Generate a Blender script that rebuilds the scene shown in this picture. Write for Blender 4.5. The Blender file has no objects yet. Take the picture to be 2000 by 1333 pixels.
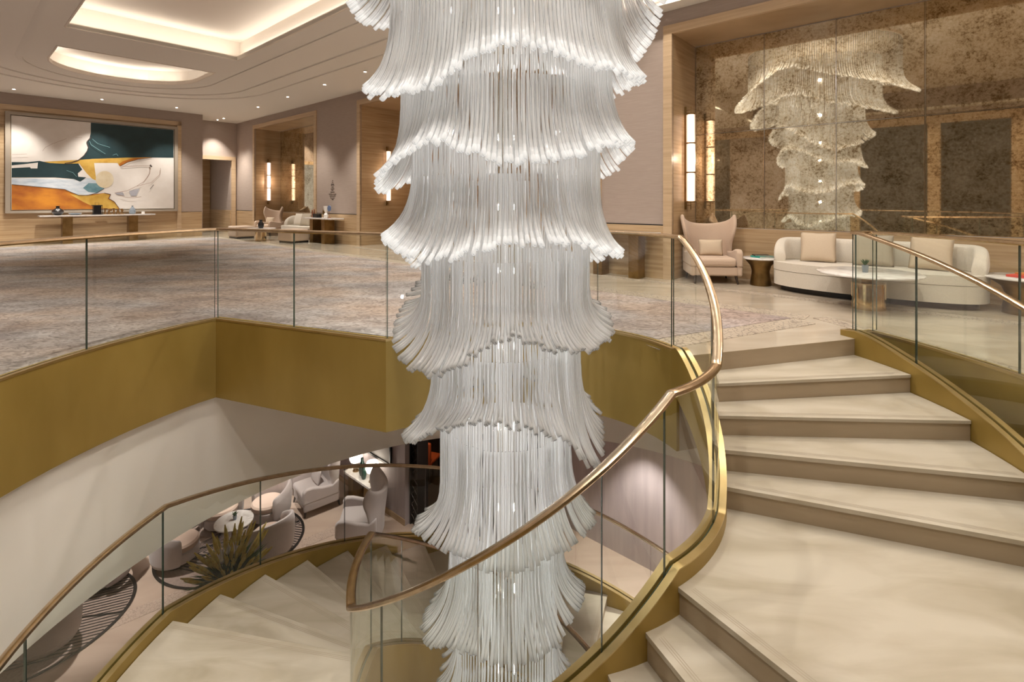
import bpy, bmesh, math, random
from math import sin, cos, pi, radians as rad
from mathutils import Vector, Matrix, noise
from mathutils.geometry import tessellate_polygon
random.seed(7)
SC = bpy.context.scene
COL = SC.collection

# ------------------------------------------------------------------ camera / world / light
cam_d = bpy.data.cameras.new('camera'); cam = bpy.data.objects.new('camera', cam_d); COL.objects.link(cam)
cam.location = (0, 0, 1.46); cam.rotation_euler = (rad(90), 0, 0)
cam_d.sensor_width = 36; cam_d.lens = 978/2000*36; cam_d.shift_y = -0.13775
cam_d.clip_start = 0.05; cam_d.clip_end = 100
SC.camera = cam
w = bpy.data.worlds.new('world'); SC.world = w; w.use_nodes = True
w.node_tree.nodes['Background'].inputs[0].default_value = (1, .93, .85, 1)
w.node_tree.nodes['Background'].inputs[1].default_value = .3
SC.view_settings.view_transform = 'Standard'; SC.view_settings.look = 'None'
SC.view_settings.gamma = 1; SC.view_settings.exposure = 0.76; SC.view_settings.use_curve_mapping = False
cy = SC.cycles
cy.max_bounces = 8; cy.diffuse_bounces = 4; cy.glossy_bounces = 4; cy.transparent_max_bounces = 20
cy.transmission_bounces = 3; cy.caustics_reflective = False; cy.caustics_refractive = False
cy.sample_clamp_indirect = 4.0; cy.use_denoising = True

A1 = math.atan2(.6611, .7503)
E1 = Vector((-.7503, .6611, 0)); E2 = Vector((.6611, .7503, 0))
def R(s, t, z=0.0):
    v = E1*s + E2*t
    return Vector((v.x, v.y, z))
RT = -A1                 # rotation of a thing whose back is towards +t
RS = pi/2 - A1           # rotation of a thing whose back is towards +s
ZC, ZH, ZG, ZGC = 4.93, 5.75, -5.04, -2.28      # ceilings, ground floor, ground ceiling
CX, CY = .168, 4.26      # stair axis
OX, OY, OR = .02, 4.0, 4.07

WARM = (1, .86, .70)
def lamp(kind, loc, power, color=WARM, size=.1, rot=(0, 0, 0), spot=60, blend=.6, size_y=None, name='lamp'):
    d = bpy.data.lights.new(name, kind); d.energy = power; d.color = color
    if kind == 'AREA':
        d.size = size
        if size_y: d.shape = 'RECTANGLE'; d.size_y = size_y
    else: d.shadow_soft_size = size
    if kind == 'SPOT': d.spot_size = rad(spot); d.spot_blend = blend
    o = bpy.data.objects.new(name, d); o.location = loc; o.rotation_euler = rot; COL.objects.link(o)
    return o
# LED strips on the hidden ledges of the ceiling coves (the coves are built further down)
def strip(p, q, power, up=True):
    p, q = Vector(p), Vector(q); m = (p+q)/2; d = q-p
    return lamp('AREA', m, power, (1, .92, .82), d.length, (pi if up else 0, 0, math.atan2(d.y, d.x)*(1)), size_y=.04, name='cove_or_added_strip')
COV = 0.11
S0, S1, T0c, T1c = 7.55, 13.3, 1.62, 4.8
for a, b, pw in (((S0, T0c-.14), (S1, T0c-.14), 95), ((S0, T1c+.14), (S1, T1c+.14), 95), ((S1+.14, T0c), (S1+.14, T1c), 55), ((S0-.14, T0c), (S0-.14, T1c), 55)):
    strip(R(*a, ZC+.10), R(*b, ZC+.10), pw*COV)
MOON = [(15.08, 1.67), (16.55, 1.67)] + [(16.55+1.6*sin(pi*k/16), 3.29-1.62*cos(pi*k/16)) for k in range(1, 16)] + [(16.55, 4.91), (15.08, 4.91)]
for k in (1, 5, 8, 11, 15):
    a, b = MOON[k], MOON[min(k+3, 18)]
    strip(R(a[0]+.12*(k > 0), a[1], ZC+.10), R(b[0]+.12, b[1], ZC+.10), 17*COV)
strip(R(14.95, 1.7, ZC+.10), R(14.95, 4.9, ZC+.10), 30*COV)
# unseen strips added to brighten the high ceiling over the stair void
for a, b in (((-7.7, -5), (-7.7, 8.6)), ((6.6, 8.6), (-7.6, 8.6))):
    strip(R(*a, ZC+.2), R(*b, ZC+.2), 1500*COV)
# lamps inside the chandelier, one above another on its axis
XC, YC = -.05, 4.26
for z, p in ((4.9, 90), (3.9, 90), (3.1, 90), (2.6, 80), (2.0, 70), (1.4, 55), (.85, 48), (.2, 42), (-.5, 40), (-1.2, 40), (-1.9, 36), (-2.6, 30)):
    lamp('POINT', (XC, YC, z), p*(.3 if z > 4.5 else .10 if z > 2.3 else .085 if z > .5 else .19), (1, .97, .94), .025, name='chandelier_lamp')

# ------------------------------------------------------------------ materials
def nt(name):
    m = bpy.data.materials.new(name); m.use_nodes = True
    return m, m.node_tree, m.node_tree.nodes, m.node_tree.links
def pbr(name, col, rough=.5, metal=0, spec=.5, coat=0, sheen=0, emit=None, estr=0, bump=None):
    m, t, n, l = nt(name); b = n['Principled BSDF']
    b.inputs['Base Color'].default_value = (*col, 1); b.inputs['Roughness'].default_value = rough
    b.inputs['Metallic'].default_value = metal; b.inputs['Specular IOR Level'].default_value = spec
    b.inputs['Coat Weight'].default_value = coat; b.inputs['Coat Roughness'].default_value = .05
    b.inputs['Sheen Weight'].default_value = sheen
    if emit: b.inputs['Emission Color'].default_value = (*emit, 1); b.inputs['Emission Strength'].default_value = estr
    return m
def noisy(name, c1, c2, scale=(1, 1, 1), ns=4, detail=5, rough=.5, metal=0, coat=0, bump=0, lo=.3, hi=.7, dist=0, rot=0, sheen=0, bscale=None, spec=.5):
    m = pbr(name, c1, rough, metal, spec, coat, sheen); t = m.node_tree; n, l = t.nodes, t.links; b = n['Principled BSDF']
    tc = n.new('ShaderNodeTexCoord'); mp = n.new('ShaderNodeMapping'); nz = n.new('ShaderNodeTexNoise'); cr = n.new('ShaderNodeValToRGB')
    mp.inputs['Scale'].default_value = scale; mp.inputs['Rotation'].default_value = (0, 0, rot)
    nz.inputs['Scale'].default_value = ns; nz.inputs['Detail'].default_value = detail; nz.inputs['Distortion'].default_value = dist
    l.new(tc.outputs['Object'], mp.inputs[0]); l.new(mp.outputs[0], nz.inputs['Vector']); l.new(nz.outputs[0], cr.inputs[0])
    cr.color_ramp.elements[0].position = lo; cr.color_ramp.elements[0].color = (*c1, 1)
    cr.color_ramp.elements[1].position = hi; cr.color_ramp.elements[1].color = (*c2, 1)
    l.new(cr.outputs[0], b.inputs['Base Color'])
    if bump:
        bp = n.new('ShaderNodeBump'); bp.inputs['Strength'].default_value = bump; bp.inputs['Distance'].default_value = .01
        src = nz
        if bscale:
            src = n.new('ShaderNodeTexNoise'); src.inputs['Scale'].default_value = bscale; l.new(tc.outputs['Object'], src.inputs['Vector'])
        l.new(src.outputs[0], bp.inputs['Height']); l.new(bp.outputs[0], b.inputs['Normal'])
    return m
M = {}
M['wood'] = noisy('travertine_wood', (.38, .25, .13), (.56, .41, .25), (.35, .35, 9), 2.2, 6, .42, rot=A1, dist=.6)
M['wood_light'] = noisy('pale_travertine', (.48, .34, .21), (.60, .45, .29), (.35, .35, 8), 2.4, 6, .4, rot=A1, dist=.4)
M['fabric_wall'] = noisy('mauve_wallcovering', (.365, .295, .25), (.42, .345, .30), (.5, .5, 14), 9, 4, .6, rot=A1)
M['fabric_wall2'] = noisy('lavender_wallcovering', (.40, .345, .36), (.48, .42, .43), (3, 3, .25), 3, 3, .6)
M['marble'] = noisy('cream_marble_floor', (.43, .36, .28), (.55, .48, .39), (.5, 1.4, 1), 1.6, 7, .10, rot=.5, dist=1.2, lo=.35, hi=.68, spec=.6)
M['marble_ground'] = noisy('rose_marble_floor', (.50, .375, .30), (.62, .49, .40), (.4, 1.6, 1), 1.3, 7, .22, rot=-.7, dist=.8, spec=.5)
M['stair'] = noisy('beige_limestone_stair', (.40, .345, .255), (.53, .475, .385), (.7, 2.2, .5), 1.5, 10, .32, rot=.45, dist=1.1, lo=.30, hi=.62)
M['riser'] = noisy('shaded_limestone_riser', (.35, .275, .185), (.42, .335, .235), (.6, .6, 3), 2.0, 5, .4)  # tread stone again, with the weaker light on upright faces put into the colour
M['table_marble'] = noisy('white_marble', (.60, .55, .52), (.80, .77, .74), (1, 1, 1), 3.5, 6, .15, dist=1.5, lo=.35, hi=.55)
M['ceiling'] = pbr('ceiling_paint', (.82, .79, .73), .85)
M['cove'] = pbr('cove_paint', (.80, .73, .65), .85)
M['plaster'] = noisy('drum_plaster', (.86, .81, .74), (.90, .85, .78), (1, 1, 1), 1.2, 3, .8)
M['brass_fascia'] = noisy('bronze_gold_fascia', (.31, .205, .045), (.40, .275, .07), (1, 1, .4), 2.0, 4, .45, metal=.3, lo=.3, hi=.75)
M['brass_trim'] = noisy('brushed_gold', (.50, .37, .16), (.60, .46, .23), (1, 1, 1), 6, 4, .30, metal=.85)
M['rail'] = noisy('brushed_bronze_rail', (.50, .38, .25), (.62, .49, .34), (1, 1, 1), 14, 3, .24, metal=1.0)
M['bronze'] = noisy('dark_bronze', (.20, .12, .04), (.34, .22, .09), (1, 1, 1), 4, 4, .30, metal=.9)
M['gold'] = pbr('polished_gold', (.72, .53, .30), .12, 1)
M['chair'] = noisy('peach_wool', (.53, .40, .30), (.59, .45, .345), (1, 1, 1), 120, 2, .85, sheen=.3, bump=.1)
M['sofa'] = noisy('ivory_boucle', (.66, .60, .51), (.74, .68, .59), (1, 1, 1), 90, 3, .9, sheen=.3, bump=.25)
M['cush_beige'] = noisy('beige_linen', (.56, .45, .33), (.62, .51, .385), (1, 1, 1), 150, 2, .9, bump=.1)
M['cush_grey'] = noisy('taupe_linen', (.40, .345, .27), (.46, .40, .32), (1, 1, 1), 150, 2, .9, bump=.1)
M['tub'] = noisy('lilac_white_wool', (.50, .45, .445), (.56, .505, .49), (1, 1, 1), 90, 2, .9, sheen=.3)
M['tub_seat'] = pbr('blush_wool', (.60, .46, .38), .9)
M['black'] = pbr('black_lacquer', (.012, .011, .012), .3)
M['darkwood'] = pbr('dark_wood', (.035, .022, .016), .35)
M['dark_panel'] = noisy('charcoal_ribbed_panel', (.012, .010, .008), (.035, .029, .022), (.4, .4, 60), 3, 3, .35, rot=A1)
M['white'] = pbr('white_ceramic', (.78, .75, .71), .25)
M['teal_glass'] = pbr('dark_green_glass', (.012, .06, .045), .08)
M['greygl'] = pbr('smoky_grey_glass', (.22, .26, .30), .1)
M['blue'] = pbr('blue_enamel', (.10, .16, .30), .3)
M['copper'] = pbr('copper', (.45, .20, .12), .3, .8)
M['green_book'] = pbr('teal_book', (.03, .30, .24), .5)
M['red_book'] = pbr('red_book', (.62, .06, .04), .5)
M['orange_book'] = pbr('ochre_book', (.66, .28, .08), .5)
M['paper'] = pbr('paper', (.72, .69, .62), .8)
M['leaf'] = noisy('dark_green_leaf', (.015, .06, .025), (.09, .19, .07), (1, 1, 1), 9, 2, .5)
M['spike'] = noisy('ochre_flower_spike', (.55, .40, .08), (.68, .62, .22), (1, 1, 1), 16, 2, .8)
M['petal'] = pbr('white_petal', (.82, .80, .78), .5)
M['orange'] = pbr('orange_leather', (.42, .08, .02), .5)
M['steel'] = pbr('bright_steel', (.75, .70, .62), .15, 1)
M['lens'] = pbr('lamp_lens', (1, 1, 1), .5, emit=(1, .93, .84), estr=40)
M['sconce'] = pbr('sconce_glass', (1, .9, .8), .4, emit=(1, .70, .52), estr=1.0)
def _sc():
    t = M['sconce'].node_tree; n, l = t.nodes, t.links; lw = n.new('ShaderNodeLayerWeight'); lw.inputs[0].default_value = .5; mr = n.new('ShaderNodeMapRange')
    mr.inputs['From Min'].default_value = 0; mr.inputs['From Max'].default_value = .45; mr.inputs['To Min'].default_value = 1.7; mr.inputs['To Max'].default_value = .35
    l.new(lw.outputs['Facing'], mr.inputs[0]); l.new(mr.outputs[0], n['Principled BSDF'].inputs['Emission Strength'])
_sc()
M['sconce_core'] = pbr('sconce_tube', (1, .9, .8), .4, emit=(1, .88, .76), estr=3)
M['globe'] = pbr('lamp_shade_glass', (1, .95, .85), .4, emit=(1, .88, .72), estr=3)

def carpet_mat():
    m = pbr('abstract_carpet', (.4, .35, .32), .95, spec=.1); t = m.node_tree; n, l = t.nodes, t.links; b = n['Principled BSDF']
    tc = n.new('ShaderNodeTexCoord'); mp = n.new('ShaderNodeMapping'); mp.inputs['Rotation'].default_value = (0, 0, .06); mp.inputs['Scale'].default_value = (1, 1.7, 1)
    l.new(tc.outputs['Object'], mp.inputs[0])
    n1 = n.new('ShaderNodeTexNoise'); n1.inputs['Scale'].default_value = .9; n1.inputs['Detail'].default_value = 8; n1.inputs['Distortion'].default_value = .8; n1.inputs['Roughness'].default_value = .62
    n2 = n.new('ShaderNodeTexNoise'); n2.inputs['Scale'].default_value = 7; n2.inputs['Detail'].default_value = 5; n2.inputs['Distortion'].default_value = 2.5
    n3 = n.new('ShaderNodeTexNoise'); n3.inputs['Scale'].default_value = .5; n3.inputs['Detail'].default_value = 2
    for q in (n1, n2, n3): l.new(mp.outputs[0], q.inputs['Vector'])
    cr = n.new('ShaderNodeValToRGB'); e = cr.color_ramp.elements
    e[0].position = .33; e[0].color = (.25, .21, .195, 1); e[1].position = .68; e[1].color = (.45, .405, .38, 1)
    k = e.new(.5); k.color = (.36, .315, .29, 1)
    l.new(n1.outputs[0], cr.inputs[0])
    c2 = n.new('ShaderNodeValToRGB'); c2.color_ramp.elements[0].position = .40; c2.color_ramp.elements[0].color = (.52, .50, .50, 1); c2.color_ramp.elements[1].position = .56; c2.color_ramp.elements[1].color = (1.08, 1.06, 1.05, 1)
    l.new(n2.outputs[0], c2.inputs[0])
    mx = n.new('ShaderNodeMix'); mx.data_type = 'RGBA'; mx.blend_type = 'MULTIPLY'; mx.inputs[0].default_value = .75
    l.new(cr.outputs[0], mx.inputs[6]); l.new(c2.outputs[0], mx.inputs[7])
    c3 = n.new('ShaderNodeValToRGB'); c3.color_ramp.elements[0].color = (.92, .95, 1.02, 1); c3.color_ramp.elements[1].color = (1.08, .98, .92, 1); c3.color_ramp.elements[0].position = .4; c3.color_ramp.elements[1].position = .6
    l.new(n3.outputs[0], c3.inputs[0])
    my = n.new('ShaderNodeMix'); my.data_type = 'RGBA'; my.blend_type = 'MULTIPLY'; my.inputs[0].default_value = 1
    l.new(mx.outputs[2], my.inputs[6]); l.new(c3.outputs[0], my.inputs[7]); l.new(my.outputs[2], b.inputs['Base Color'])
    return m
M['carpet'] = carpet_mat()
def crackle_mat(name, c1, c2, sc=16):
    m = pbr(name, c1, .35); t = m.node_tree; n, l = t.nodes, t.links; b = n['Principled BSDF']
    tc = n.new('ShaderNodeTexCoord'); v = n.new('ShaderNodeTexVoronoi'); v.feature = 'DISTANCE_TO_EDGE'; v.inputs['Scale'].default_value = sc
    cr = n.new('ShaderNodeValToRGB'); cr.color_ramp.elements[0].position = .03; cr.color_ramp.elements[0].color = (*c1, 1); cr.color_ramp.elements[1].position = .09; cr.color_ramp.elements[1].color = (*c2, 1)
    l.new(tc.outputs['Object'], v.inputs['Vector']); l.new(v.outputs['Distance'], cr.inputs[0]); l.new(cr.outputs[0], b.inputs['Base Color'])
    return m
M['mosaic'] = crackle_mat('pebble_mosaic', (.22, .175, .14), (.50, .43, .35), 17)
M['mosaic_g'] = crackle_mat('pebble_mosaic_low', (.40, .30, .245), (.56, .44, .36), 22)
def glass_mat(name, tint=(.97, .99, .975), ior=1.45, k=1.0):
    m, t, n, l = nt(name); n.remove(n['Principled BSDF']); out = n['Material Output']
    tr = n.new('ShaderNodeBsdfTransparent'); tr.inputs[0].default_value = (*tint, 1)
    gl = n.new('ShaderNodeBsdfGlossy'); gl.inputs['Roughness'].default_value = 0.0; gl.inputs[0].default_value = (.95, .95, .92, 1)
    fr = n.new('ShaderNodeFresnel'); fr.inputs[0].default_value = ior; mx = n.new('ShaderNodeMixShader')
    ge = n.new('ShaderNodeNewGeometry'); mm = n.new('ShaderNodeMath'); mm.operation = 'MULTIPLY_ADD'; mm.inputs[1].default_value = -1; mm.inputs[2].default_value = 1
    l.new(ge.outputs['Backfacing'], mm.inputs[0]); mk = n.new('ShaderNodeMath'); mk.operation = 'MULTIPLY'; l.new(mm.outputs[0], mk.inputs[0]); l.new(fr.outputs[0], mk.inputs[1])
    l.new(mk.outputs[0], mx.inputs[0]); l.new(tr.outputs[0], mx.inputs[1]); l.new(gl.outputs[0], mx.inputs[2]); l.new(mx.outputs[0], out.inputs[0])
    return m
M['glass'] = glass_mat('clear_glass', ior=1.68)
M['glass_edge'] = pbr('green_glass_edge', (.05, .085, .07), .15)
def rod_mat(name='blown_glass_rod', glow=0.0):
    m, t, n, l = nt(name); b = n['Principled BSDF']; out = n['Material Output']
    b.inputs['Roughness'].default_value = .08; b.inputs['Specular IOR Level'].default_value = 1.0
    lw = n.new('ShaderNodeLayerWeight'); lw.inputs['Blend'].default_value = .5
    rc = n.new('ShaderNodeValToRGB'); e = rc.color_ramp.elements   # refraction put into the colour: bright core, rim darkened by facing
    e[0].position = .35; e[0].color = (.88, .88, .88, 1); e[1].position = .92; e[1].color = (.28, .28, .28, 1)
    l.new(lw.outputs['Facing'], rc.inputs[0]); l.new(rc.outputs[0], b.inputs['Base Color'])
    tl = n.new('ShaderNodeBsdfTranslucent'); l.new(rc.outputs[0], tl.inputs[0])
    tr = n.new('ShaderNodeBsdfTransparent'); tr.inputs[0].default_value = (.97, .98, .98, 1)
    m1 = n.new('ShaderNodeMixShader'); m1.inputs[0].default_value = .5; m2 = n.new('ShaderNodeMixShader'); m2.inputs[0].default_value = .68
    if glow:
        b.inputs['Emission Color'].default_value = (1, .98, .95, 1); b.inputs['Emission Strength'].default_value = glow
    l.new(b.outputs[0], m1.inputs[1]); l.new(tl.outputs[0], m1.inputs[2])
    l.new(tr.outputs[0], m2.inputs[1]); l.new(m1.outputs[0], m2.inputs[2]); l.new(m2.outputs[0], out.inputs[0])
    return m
M['tip1'] = rod_mat('added_glow_rod_end', .42); M['tip2'] = rod_mat('soft_added_glow_rod_end', .2); M['tip3'] = rod_mat('faint_added_glow_rod_end', .07)  # emission added to the rod ends to brighten the tier hems
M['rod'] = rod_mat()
def mirror_mat():
    m, t, n, l = nt('antique_mirror'); b = n['Principled BSDF']
    tc = n.new('ShaderNodeTexCoord')
    n1 = n.new('ShaderNodeTexNoise'); n1.inputs['Scale'].default_value = 2.6; n1.inputs['Detail'].default_value = 12; n1.inputs['Roughness'].default_value = .82
    n2 = n.new('ShaderNodeTexNoise'); n2.inputs['Scale'].default_value = 26; n2.inputs['Detail'].default_value = 6; n2.inputs['Roughness'].default_value = .75
    for q in (n1, n2): l.new(tc.outputs['Object'], q.inputs['Vector'])
    ad = n.new('ShaderNodeMath'); ad.operation = 'MULTIPLY_ADD'; ad.inputs[1].default_value = .45
    l.new(n2.outputs[0], ad.inputs[0]); 
    ml = n.new('ShaderNodeMath'); ml.operation = 'MULTIPLY'; ml.inputs[1].default_value = .55; l.new(n1.outputs[0], ml.inputs[0]); l.new(ml.outputs[0], ad.inputs[2])
    cr = n.new('ShaderNodeValToRGB'); e = cr.color_ramp.elements
    e[0].position = .40; e[0].color = (.26, .165, .07, 1); e[1].position = .60; e[1].color = (.92, .84, .68, 1)
    k = e.new(.5); k.color = (.76, .65, .46, 1)
    l.new(ad.outputs[0], cr.inputs[0]); l.new(cr.outputs[0], b.inputs['Base Color'])
    b.inputs['Metallic'].default_value = 1
    mr = n.new('ShaderNodeMapRange'); mr.inputs['From Min'].default_value = .4; mr.inputs['From Max'].default_value = .6; mr.inputs['To Min'].default_value = .05; mr.inputs['To Max'].default_value = .0
    l.new(ad.outputs[0], mr.inputs[0]); l.new(mr.outputs[0], b.inputs['Roughness'])
    # tarnish layer: part of the backing has lost its silver and shows as matt brown
    df = n.new('ShaderNodeBsdfDiffuse'); dc = n.new('ShaderNodeValToRGB')
    dc.color_ramp.elements[0].color = (.20, .135, .06, 1); dc.color_ramp.elements[1].color = (.70, .58, .38, 1); dc.color_ramp.elements[0].position = .4; dc.color_ramp.elements[1].position = .62
    l.new(ad.outputs[0], dc.inputs[0]); l.new(dc.outputs[0], df.inputs[0])
    mx = n.new('ShaderNodeMixShader'); mx.inputs[0].default_value = .17
    l.new(b.outputs[0], mx.inputs[1]); l.new(df.outputs[0], mx.inputs[2]); l.new(mx.outputs[0], n['Material Output'].inputs[0])
    return m
M['mirror'] = mirror_mat()

# ------------------------------------------------------------------ helpers
def new(): return bmesh.new()
def obj(name, bm, mat, parent=None, smooth=False, mods=(), at=None):
    """link bm as one mesh; with `at` the mesh was built in world space and its origin moves there"""
    if at is not None: bm.transform(Matrix.Translation(-Vector(at)))
    bmesh.ops.recalc_face_normals(bm, faces=bm.faces)
    me = bpy.data.meshes.new(name); bm.to_mesh(me); bm.free()
    for x in (mat if isinstance(mat, (list, tuple)) else [mat]): me.materials.append(x)
    o = bpy.data.objects.new(name, me); COL.objects.link(o)
    if at is not None and parent is None: o.location = at
    if smooth:
        me.polygons.foreach_set('use_smooth', [True]*len(me.polygons))
        if smooth != 'all': me.set_sharp_from_angle(angle=rad(38))
    if parent: o.parent = parent
    for k, v in mods:
        md = o.modifiers.new(k, k)
        for a, b in v.items(): setattr(md, a, b)
    return o
def thing(name, label, cat, loc=(0, 0, 0), rz=0, group=None):
    o = bpy.data.objects.new(name, None); COL.objects.link(o); o.location = loc; o.rotation_euler = (0, 0, rz); o.empty_display_size = .1
    o['label'] = label; o['category'] = cat
    if group: o['group'] = group
    return o
def tag(o, label, cat, group=None):
    o['label'] = label; o['category'] = cat
    if group: o['group'] = group
    return o
def struct(o): o['kind'] = 'structure'; return o
def dup(root, loc, rz, label, group=None):
    r = root.copy(); COL.objects.link(r); r.location = loc; r.rotation_euler = (0, 0, rz); r['label'] = label
    if group: r['group'] = group
    for ch in list(root.children):
        c = ch.copy(); COL.objects.link(c); c.parent = r
        for g in ch.children:
            d = g.copy(); COL.objects.link(d); d.parent = c
    return r
def hexa(bm, P):
    v = [bm.verts.new(p) for p in P]
    for f in ((0, 1, 2, 3), (7, 6, 5, 4), (0, 4, 5, 1), (1, 5, 6, 2), (2, 6, 7, 3), (3, 7, 4, 0)): bm.faces.new([v[i] for i in f])
def box(bm, x0, x1, y0, y1, z0, z1):
    hexa(bm, [(x0, y0, z0), (x1, y0, z0), (x1, y1, z0), (x0, y1, z0), (x0, y0, z1), (x1, y0, z1), (x1, y1, z1), (x0, y1, z1)])
def rbox(bm, s0, s1, t0, t1, z0, z1):
    hexa(bm, [R(s0, t0, z0), R(s1, t0, z0), R(s1, t1, z0), R(s0, t1, z0), R(s0, t0, z1), R(s1, t0, z1), R(s1, t1, z1), R(s0, t1, z1)])
def plate(bm, outer, holes, z0, z1):
    for z in (z0, z1):
        loops = [[Vector((p[0], p[1], z)) for p in lp] for lp in [outer]+list(holes)]
        tri = tessellate_polygon(loops); vs = [bm.verts.new(p) for lp in loops for p in lp]
        for a in tri:
            try: bm.faces.new([vs[i] for i in a])
            except ValueError: pass
    for lp in [outer]+list(holes):
        n_ = len(lp)
        for i in range(n_):
            a, b = lp[i], lp[(i+1) % n_]
            bm.faces.new([bm.verts.new(p) for p in ((a[0], a[1], z0), (b[0], b[1], z0), (b[0], b[1], z1), (a[0], a[1], z1))])
    bmesh.ops.remove_doubles(bm, verts=bm.verts, dist=1e-5)
def sweep(bm, pts, prof, closed=False, caps=True, mats=None):
    """pts: list of Vector; prof(i) or list -> [(lateral, up)]; lateral is to the left of travel"""
    n_ = len(pts); rings = []
    for i, p in enumerate(pts):
        a = pts[(i-1) % n_] if (closed or i > 0) else None; b = pts[(i+1) % n_] if (closed or i < n_-1) else None
        d1 = (p-a) if a is not None else None; d2 = (b-p) if b is not None else None
        ds = [Vector((d.x, d.y, 0)).normalized() for d in (d1, d2) if d is not None]
        d = (ds[0]+ds[-1]).normalized(); L = Vector((-d.y, d.x, 0)); mit = 1/max(.35, L.dot(Vector((-ds[0].y, ds[0].x, 0))))
        pr = prof(i) if callable(prof) else prof
        rings.append([bm.verts.new(p + L*(q[0]*mit) + Vector((0, 0, q[1]))) for q in pr])
    m_ = len(rings[0])
    for i in range(n_ if closed else n_-1):
        A, B = rings[i], rings[(i+1) % n_]
        for j in range(m_):
            f = bm.faces.new((A[j], A[(j+1) % m_], B[(j+1) % m_], B[j]))
            if mats: f.material_index = mats[j]
    if caps and not closed:
        for r_ in (rings[0], rings[-1]):
            f = bm.faces.new(r_)
            if mats: f.material_index = mats[-1]
def tube(bm, pts, r, k=8, caps=True, mi=None):
    pts = [Vector(p) for p in pts]; rings = []; up = Vector((0, 0, 1)); prev = None
    for i, p in enumerate(pts):
        d = (pts[min(i+1, len(pts)-1)] - pts[max(i-1, 0)]).normalized()
        if prev is None:
            s = d.cross(up)
            if s.length < .05: s = d.cross(Vector((1, 0, 0)))
            s.normalize()
        else: s = (prev - d*prev.dot(d)).normalized()
        prev = s; q = d.cross(s); rr = r[i] if isinstance(r, (list, tuple)) else r
        rings.append([bm.verts.new(p + (s*cos(2*pi*j/k)+q*sin(2*pi*j/k))*rr) for j in range(k)])
    for i, (A, B) in enumerate(zip(rings, rings[1:])):
        for j in range(k):
            f = bm.faces.new((A[j], A[(j+1) % k], B[(j+1) % k], B[j]))
            if mi: f.material_index = mi[i]
    if caps:
        bm.faces.new(rings[0]); f = bm.faces.new(rings[-1])
        if mi: f.material_index = mi[-1]
def lathe(bm, prof, c=(0, 0, 0), k=32, sx=1, sy=1):
    c = Vector(c); rings = []
    for r_, z in prof: rings.append([bm.verts.new(c+Vector((r_*cos(2*pi*j/k)*sx, r_*sin(2*pi*j/k)*sy, z))) for j in range(k)])
    for A, B in zip(rings, rings[1:]):
        for j in range(k): bm.faces.new((A[j], A[(j+1) % k], B[(j+1) % k], B[j]))
    bm.faces.new(rings[0]); bm.faces.new(rings[-1])
def pillow(bm, w_, h_, d_, n_=14):
    """square cushion standing on its edge: x width, z height, y thickness"""
    for sg in (1, -1):
        g = []
        for i in range(n_+1):
            row = []
            for j in range(n_+1):
                u, v = 2*i/n_-1, 2*j/n_-1
                th = ((1-u*u)*(1-v*v))**.42*d_/2
                kx = 1-.06*(1-v*v)*0 - .05*(1-abs(v))*(abs(u)**3); kz = 1-.05*(1-abs(u))*(abs(v)**3)
                row.append(bm.verts.new((u*w_/2*kx, sg*th, v*h_/2*kz)))
            g.append(row)
        for i in range(n_):
            for j in range(n_): bm.faces.new((g[i][j], g[i+1][j], g[i+1][j+1], g[i][j+1]))
    bmesh.ops.remove_doubles(bm, verts=bm.verts, dist=1e-4)
def arc(cx, cy, r_, a0, a1, step=3.0):
    n_ = max(1, int(round(abs(a1-a0)/step)))
    return [(cx+r_*cos(rad(a0+(a1-a0)*i/n_)), cy+r_*sin(rad(a0+(a1-a0)*i/n_))) for i in range(n_+1)]
SUB = ('SUBSURF', dict(levels=2, render_levels=2))
def bev(w_, s=3): return ('BEVEL', dict(width=w_, segments=s))

# ------------------------------------------------------------------ the void in the mezzanine
PA, PB = (-3.52, 5.97), (-1.27, 5.07)
inner = arc(CX, CY, 1.45, 16.3, 132, 4)
left_arc = arc(OX, OY, OR, 150.9, 379.7, 3)
VOID = inner + [PB, PA] + left_arc[1:] + [(3.64, 5.28)]
big = [R(-8, -5.3)[:2], R(-8, 12)[:2], R(27.5, 12)[:2], R(27.5, -5.3)[:2]]
b = new(); plate(b, big, [VOID], -.88, 0)
struct(obj('floor', b, M['marble']))
# carpet
def clampvoid():
    pts = []
    cs = R(2.32, 4.95); 
    th1 = math.degrees(math.atan2(cs.y-OY, cs.x-OX))
    for a in range(36, 133, 6): pts.append((CX+1.66*cos(rad(a)), CY+1.66*sin(rad(a))))
    pts += [(-1.20, 5.29), (-3.60, 6.22)]
    for a in range(153, 226, 4): pts.append((OX+(OR+.18)*cos(rad(a)), OY+(OR+.18)*sin(rad(a))))
    return pts
edge = clampvoid()
cp = edge + [R(6.2, -4.6)[:2], R(21.8, -4.6)[:2], R(21.8, 6.93)[:2], R(1.49, 6.9)[:2]]
b = new(); plate(b, cp, [], 0.0, .008); tag(obj('carpet', b, M['carpet']), 'large mauve and beige streaked carpet covering the upper lobby floor', 'carpet')
# pebble mosaic band round the carpet
def band(bm, a, c, wd, z0=0, z1=.004):
    a, c = Vector((*a[:2], 0)), Vector((*c[:2], 0)); d = (c-a).normalized(); nrm = Vector((d.y, -d.x, 0))
    P = [a, c, c+nrm*wd, a+nrm*wd]; plate(bm, [p[:2] for p in P], [], z0, z1)
b = new()
band(b, R(21.8, 6.93), R(1.36, 6.93), -.30)
p0, p1 = R(1.49, 6.9), R(2.42, 4.72); band(b, p0, p1, -.30)
band(b, R(1.3, 7.1), R(-.4, 5.9), -.22); band(b, R(13.9, 8.3), R(-3.8, 8.3), -.20)
struct(obj('trim_1', b, M['mosaic']))
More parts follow.
